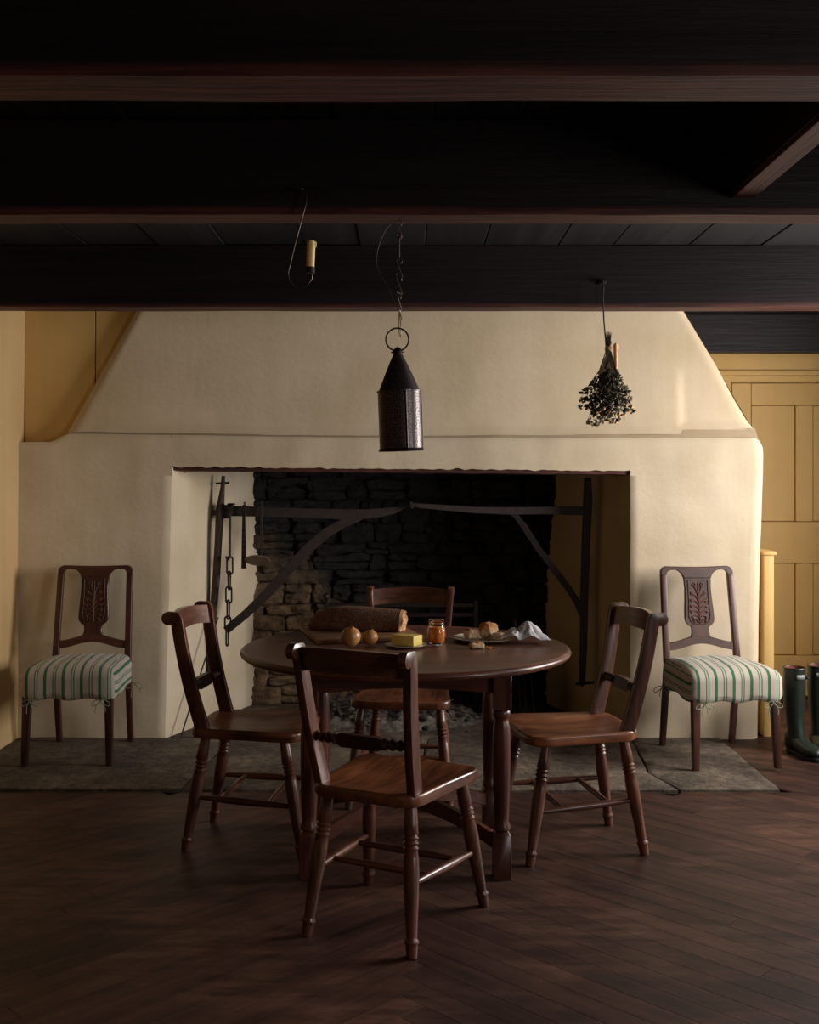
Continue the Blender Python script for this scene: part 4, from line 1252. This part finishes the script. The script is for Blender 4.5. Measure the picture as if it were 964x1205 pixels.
for (x, ry, rz) in prof:
    for k in range(n):
        a = 2*PI*k/n; zz = rz+rz*math.sin(a)
        if math.sin(a) < -.5: zz = rz+rz*(-.5)*.999+.0
        d = 1+.07*nz(x*9, math.cos(a)*2, math.sin(a)*2, 1.6)
        vs.append((x+.004*nz(x, a, 1, 4), ry*math.cos(a)*d, (zz-rz*.5)*d*1.33))
for i in range(len(prof)-1):
    for k in range(n):
        l = (k+1) % n; fs.append((i*n+k, i*n+l, (i+1)*n+l, (i+1)*n+k))
fs.append(tuple(range(n)))
m.add(vs, fs); m.build('crust', crust_mat(), lo, ang=70)
m = MB(); vs = []; fs = []
edge = vs_last = None
base = [(.178, .0535*math.cos(2*PI*k/n), ((.041+.041*max(math.sin(2*PI*k/n), -.5))-.0205)*1.33) for k in range(n)]
for (s, dx) in ((1, 0), (.93, .010), (.75, .004), (.5, .010), (.25, -.002), (.03, .003)):
    for (x, y, z_) in base: vs.append((x+dx+(.010*nz(y*s, z_*s, s, 50)+.008*nz(y, z_, s, 110))*(s < .99)-.12*(z_-.03)*(s > .1)*0, y*s, .04+(z_-.04)*s))
for r in range(5):
    for k in range(n):
        l = (k+1) % n; fs.append((r*n+k, r*n+l, (r+1)*n+l, (r+1)*n+k))
fs.append(tuple(5*n+k for k in range(n)))
m.add(vs, fs); m.build('crumb', plain('bread_crumb', srgb(216, 176, 134), .9, 0, .2, srgb(176, 124, 84), 60, .8), lo, label='torn pale crumb end')
# onions
on_m = plain('onion_skin', srgb(192, 142, 86), .34, 0, .5, srgb(160, 104, 58), 16)
def onion(x, y, r, label, tw):
    t = empty('onion', (x, y, TZ), tw, label, 'onion'); t.rotation_euler = (.25, .12, tw)
    t.location.z = TZ+.004
    m = MB(); m.lathe([(.0, 0), (r*.3, .01), (r*.62, .08), (r*.88, .25), (r, .48), (r*.93, .7), (r*.66, .88), (r*.32, .955), (r*.14, 1.0), (r*.08, 1.05), (0, 1.06)], (0, 0, 0), (0, 0, 2*r*.98), 28); m.build('bulb', on_m, t, ang=80)
    m = MB()
    for k in range(7):
        a = k*.9; m.tube([(0, 0, 2*r*1.0), (.003*math.cos(a), .003*math.sin(a), 2*r+.004), (.006*math.cos(a), .006*math.sin(a), 2*r+.007)], .0009, 4)
    m.build('dry_tip', M['stem'], t)
onion(-.219, 3.968, .0365, 'larger golden onion in front of the bread board', .3)
onion(-.151, 3.985, .0292, 'smaller golden onion between the larger onion and the butter', 1.4)
# butter and plate
M['china'] = plain('cream_china', srgb(214, 202, 182), .25, 0, .5, srgb(196, 180, 156), 12)
def plate(name, x, y, r, label, rim=.012):
    t = tag(MB().lathe([(r*.02, .30), (r*.55, .30), (r*.68, .42), (r*.97, .95), (r, 1), (r*.985, 1), (r*.98, .85), (r*.62, .08), (r*.55, 0), (r*.02, 0)], (0, 0, 0), (0, 0, rim), 48).build(name, M['china']), label, 'plate')
    t.location = (x, y, TZ); return t
plate('side_plate', -.012, 3.972, .076, 'small cream plate under the block of butter', .010)
bt = MB(); bt.rbox(.049, .030, .019, .0025, 5, lambda p: (p.x+.0006*nz(p.x, p.y, p.z, 60), p.y+.001*nz(p.z, p.x, 2, 50), p.z+.019+.0006*nz(p.y, p.x, 7, 60)))
o = tag(bt.build('butter', plain('butter_yellow', srgb(226, 204, 110), .45, 0, .5, srgb(214, 186, 88), 20, **{'Subsurface Weight': .1})), 'yellow block of butter on the small cream plate', 'butter')
o.location = (-.010, 3.996, TZ+.0035); o.rotation_euler = (0, 0, math.radians(-33))
kn = empty('butter_knife', (.090, 3.965, TZ+.006), math.radians(22), 'small butter knife beside the butter plate, its blade on the rim', 'knife'); kn.rotation_euler = (0, math.radians(4), math.radians(22))
m = MB(); m.prism([(-.046, -.001), (-.043, -.004), (-.02, -.005), (0, -.003), (0, .003), (-.036, .003)], lambda a, b, w: (a, b, w), 0, .0012); m.build('blade', M['wire'], kn)
m = MB(); m.lathe([(.002, 0), (.0032, .3), (.0036, .8), (.0015, 1)], (0, 0, .001), (.030, 0, .001), 10); m.build('handle', plain('silver', srgb(190, 184, 176), .25, 1), kn)
# jar
M['glass'] = plain('clear_glass', (1, 1, 1), .02, 0, .5, **{'Transmission Weight': 1.0, 'IOR': 1.45})
M['marm'] = plain('marmalade', srgb(250, 148, 44), .25, 0, .5, srgb(232, 112, 26), 40, **{'Subsurface Weight': .1, 'Subsurface Radius': (.02, .008, .002), 'Subsurface Scale': .5})
jr = empty('marmalade_jar', ((514-482)*4.05/1287, 4.06, TZ), 0, 'small glass jar of orange marmalade standing open beside the butter', 'jar')
R = .0345
m = MB(); out = [(R*.80, 0), (R*.9, .03), (R, .15), (R*1.0, .45), (R*.95, .62), (R*.80, .74), (R*.78, .80), (R*.84, .82), (R*.84, .86), (R*.79, .88), (R*.83, .93), (R*.82, 1.0)]
inn_ = [(R*.75, .985), (R*.73, .80), (R*.74, .75), (R*.88, .62), (R*.93, .45), (R*.93, .15), (R*.83, .05), (R*.05, .045)]
m.lathe(out+inn_, (0, 0, 0), (0, 0, .088), 36); m.build('glass', M['glass'], jr, ang=60)
m = MB(); m.lathe([(R*.05, .052), (R*.82, .055), (R*.92, .155), (R*.92, .45), (R*.87, .615), (R*.80, .68), (R*.4, .66), (R*.05, .665)], (0, 0, 0), (0, 0, .088), 36); m.build('marmalade', M['marm'], jr, ang=60)
# scones
plate('dinner_plate', (570-482)*4.12/1287, 4.12, .119, 'cream china plate holding the broken scones', .015)
def scone_mat():
    m, nt, bs = mat_base('scone'); tc = N(nt, 'ShaderNodeTexCoord'); sp = N(nt, 'ShaderNodeSeparateXYZ'); L(nt, tc.outputs['Object'], sp.inputs[0])
    f = noise_tex(nt, tc.outputs['Object'], 60, 5, .65)
    k = N(nt, 'ShaderNodeMath', operation='MULTIPLY_ADD'); k.inputs[1].default_value = .025; L(nt, f, k.inputs[0]); L(nt, sp.outputs[2], k.inputs[2])
    mr = N(nt, 'ShaderNodeMapRange'); mr.inputs[1].default_value = .034; mr.inputs[2].default_value = .056; L(nt, k.outputs[0], mr.inputs[0])
    a = ramp(nt, f, [(.3, srgb(204, 166, 118)), (.6, srgb(240, 216, 178))]); b = ramp(nt, f, [(.35, srgb(150, 92, 48)), (.7, srgb(206, 150, 94))])
    L(nt, mixc(nt, mr.outputs[0], a.outputs[0], b.outputs[0]), bs.inputs['Base Color']); bs.inputs['Roughness'].default_value = .9; bump(nt, f, bs, .9, .005); return m
M['scone'] = scone_mat()
def scone(px, Y, z0, rx, ry, h, rz, label, sd):
    m = MB()
    def fn(p):
        k = 1+.24*nz(p.x+sd, p.y, p.z, 45)+.16*nz(p.x, p.y+sd, p.z, 110)+.10*nz(p.x, p.y+sd, p.z, 220)
        return (p.x*k, p.y*k, h/2+p.z*(1+.10*nz(p.x, p.y, sd, 50)))
    m.rbox(rx, ry, h/2, min(rx, ry, h/2)*.62, 11, fn)
    o = tag(m.build('scone', M['scone'], ang=70), label, 'scone', 'scones on the plate')
    o.location = ((px-482)*Y/1287, Y, z0); o.rotation_euler = (0, 0, rz); return o
scone(555.5, 4.13, TZ+.0085, .026, .026, .038, .3, 'low round scone at the left of the plate', 1)
scone(574.5, 4.14, TZ+.0085, .032, .028, .058, .7, 'tallest broken scone in the middle of the plate', 2)
scone(587, 4.085, TZ+.0085, .021, .018, .028, -.4, 'smallest scone piece at the right of the plate near the napkin', 3)
bs_ = empty('scone_piece', ((561.5-482)*3.93/1287, 3.93, TZ), .2, 'torn scone half with a dab of marmalade on the bare table', 'scone')
m = MB(); m.rbox(.026, .018, .010, .008, 6, lambda p: (p.x*(1+.3*nz(p.x, p.y, 3, 50)), p.y*(1+.3*nz(p.x, p.y, 8, 50)), .010+p.z*(1+.5*nz(p.x, p.y, 1, 40)))); m.build('crumb', M['scone'], bs_)
m = MB(); m.blob((.003, 0, .020), .010, 2, .3, 40, (1, .8, .5), 4); m.build('jam_dab', M['marm'], bs_)
m = MB(); rr = random.Random(2)
for i in range(16):
    rC = rr.uniform(.0012, .004); m.blob((.285+rr.gauss(.0, .014), 3.94+rr.gauss(0, .015), TZ+rC*.8), rC, 1, .4, 60, seed=i)
tag(m.build('crumbs', M['scone']), 'scatter of pale crumbs on the table right of the torn scone', 'crumbs', kind='stuff')
# napkin
def nap(u, v):
    c00, c10, c11, c01 = (.335, 4.02), (.52, 4.03), (.475, 4.17), (.375, 4.20)
    x = (1-u)*(1-v)*c00[0]+u*(1-v)*c10[0]+u*v*c11[0]+(1-u)*v*c01[0]
    y = (1-u)*(1-v)*c00[1]+u*(1-v)*c10[1]+u*v*c11[1]+(1-u)*v*c01[1]
    d = math.hypot((x-.445)/.045, (y-4.10)/.05)
    z_ = .066*math.exp(-d**1.5*.9)
    a = math.atan2(y-4.10, x-.445)
    z_ += .012*abs(math.sin(a*3.5+.6))*math.exp(-(d-1.2)**2*.6)+.009*abs(nz(x, y, 3, 30))
    if x < .40: z_ += .016*sstep(.42, .38, x)                  # lies over the plate rim
    z_ += .004*sstep(.2, 0, min(u, 1-u, v, 1-v))*abs(nz(x, y, 9, 40))
    x += .006*nz(x, y, z_, 25); y += .008*nz(y, x, 4, 22)
    return (x, y, TZ+.003+z_)
m = MB(); m.grid(48, 40, nap)
no = tag(m.build('napkin', plain('white_linen', srgb(226, 224, 224), .9, 0, .2, srgb(206, 204, 206), 200, .2), ang=80), 'crumpled white linen napkin beside the plate of scones', 'napkin')
sol = no.modifiers.new('thickness', 'SOLIDIFY'); sol.thickness = .0015; sol.offset = 1
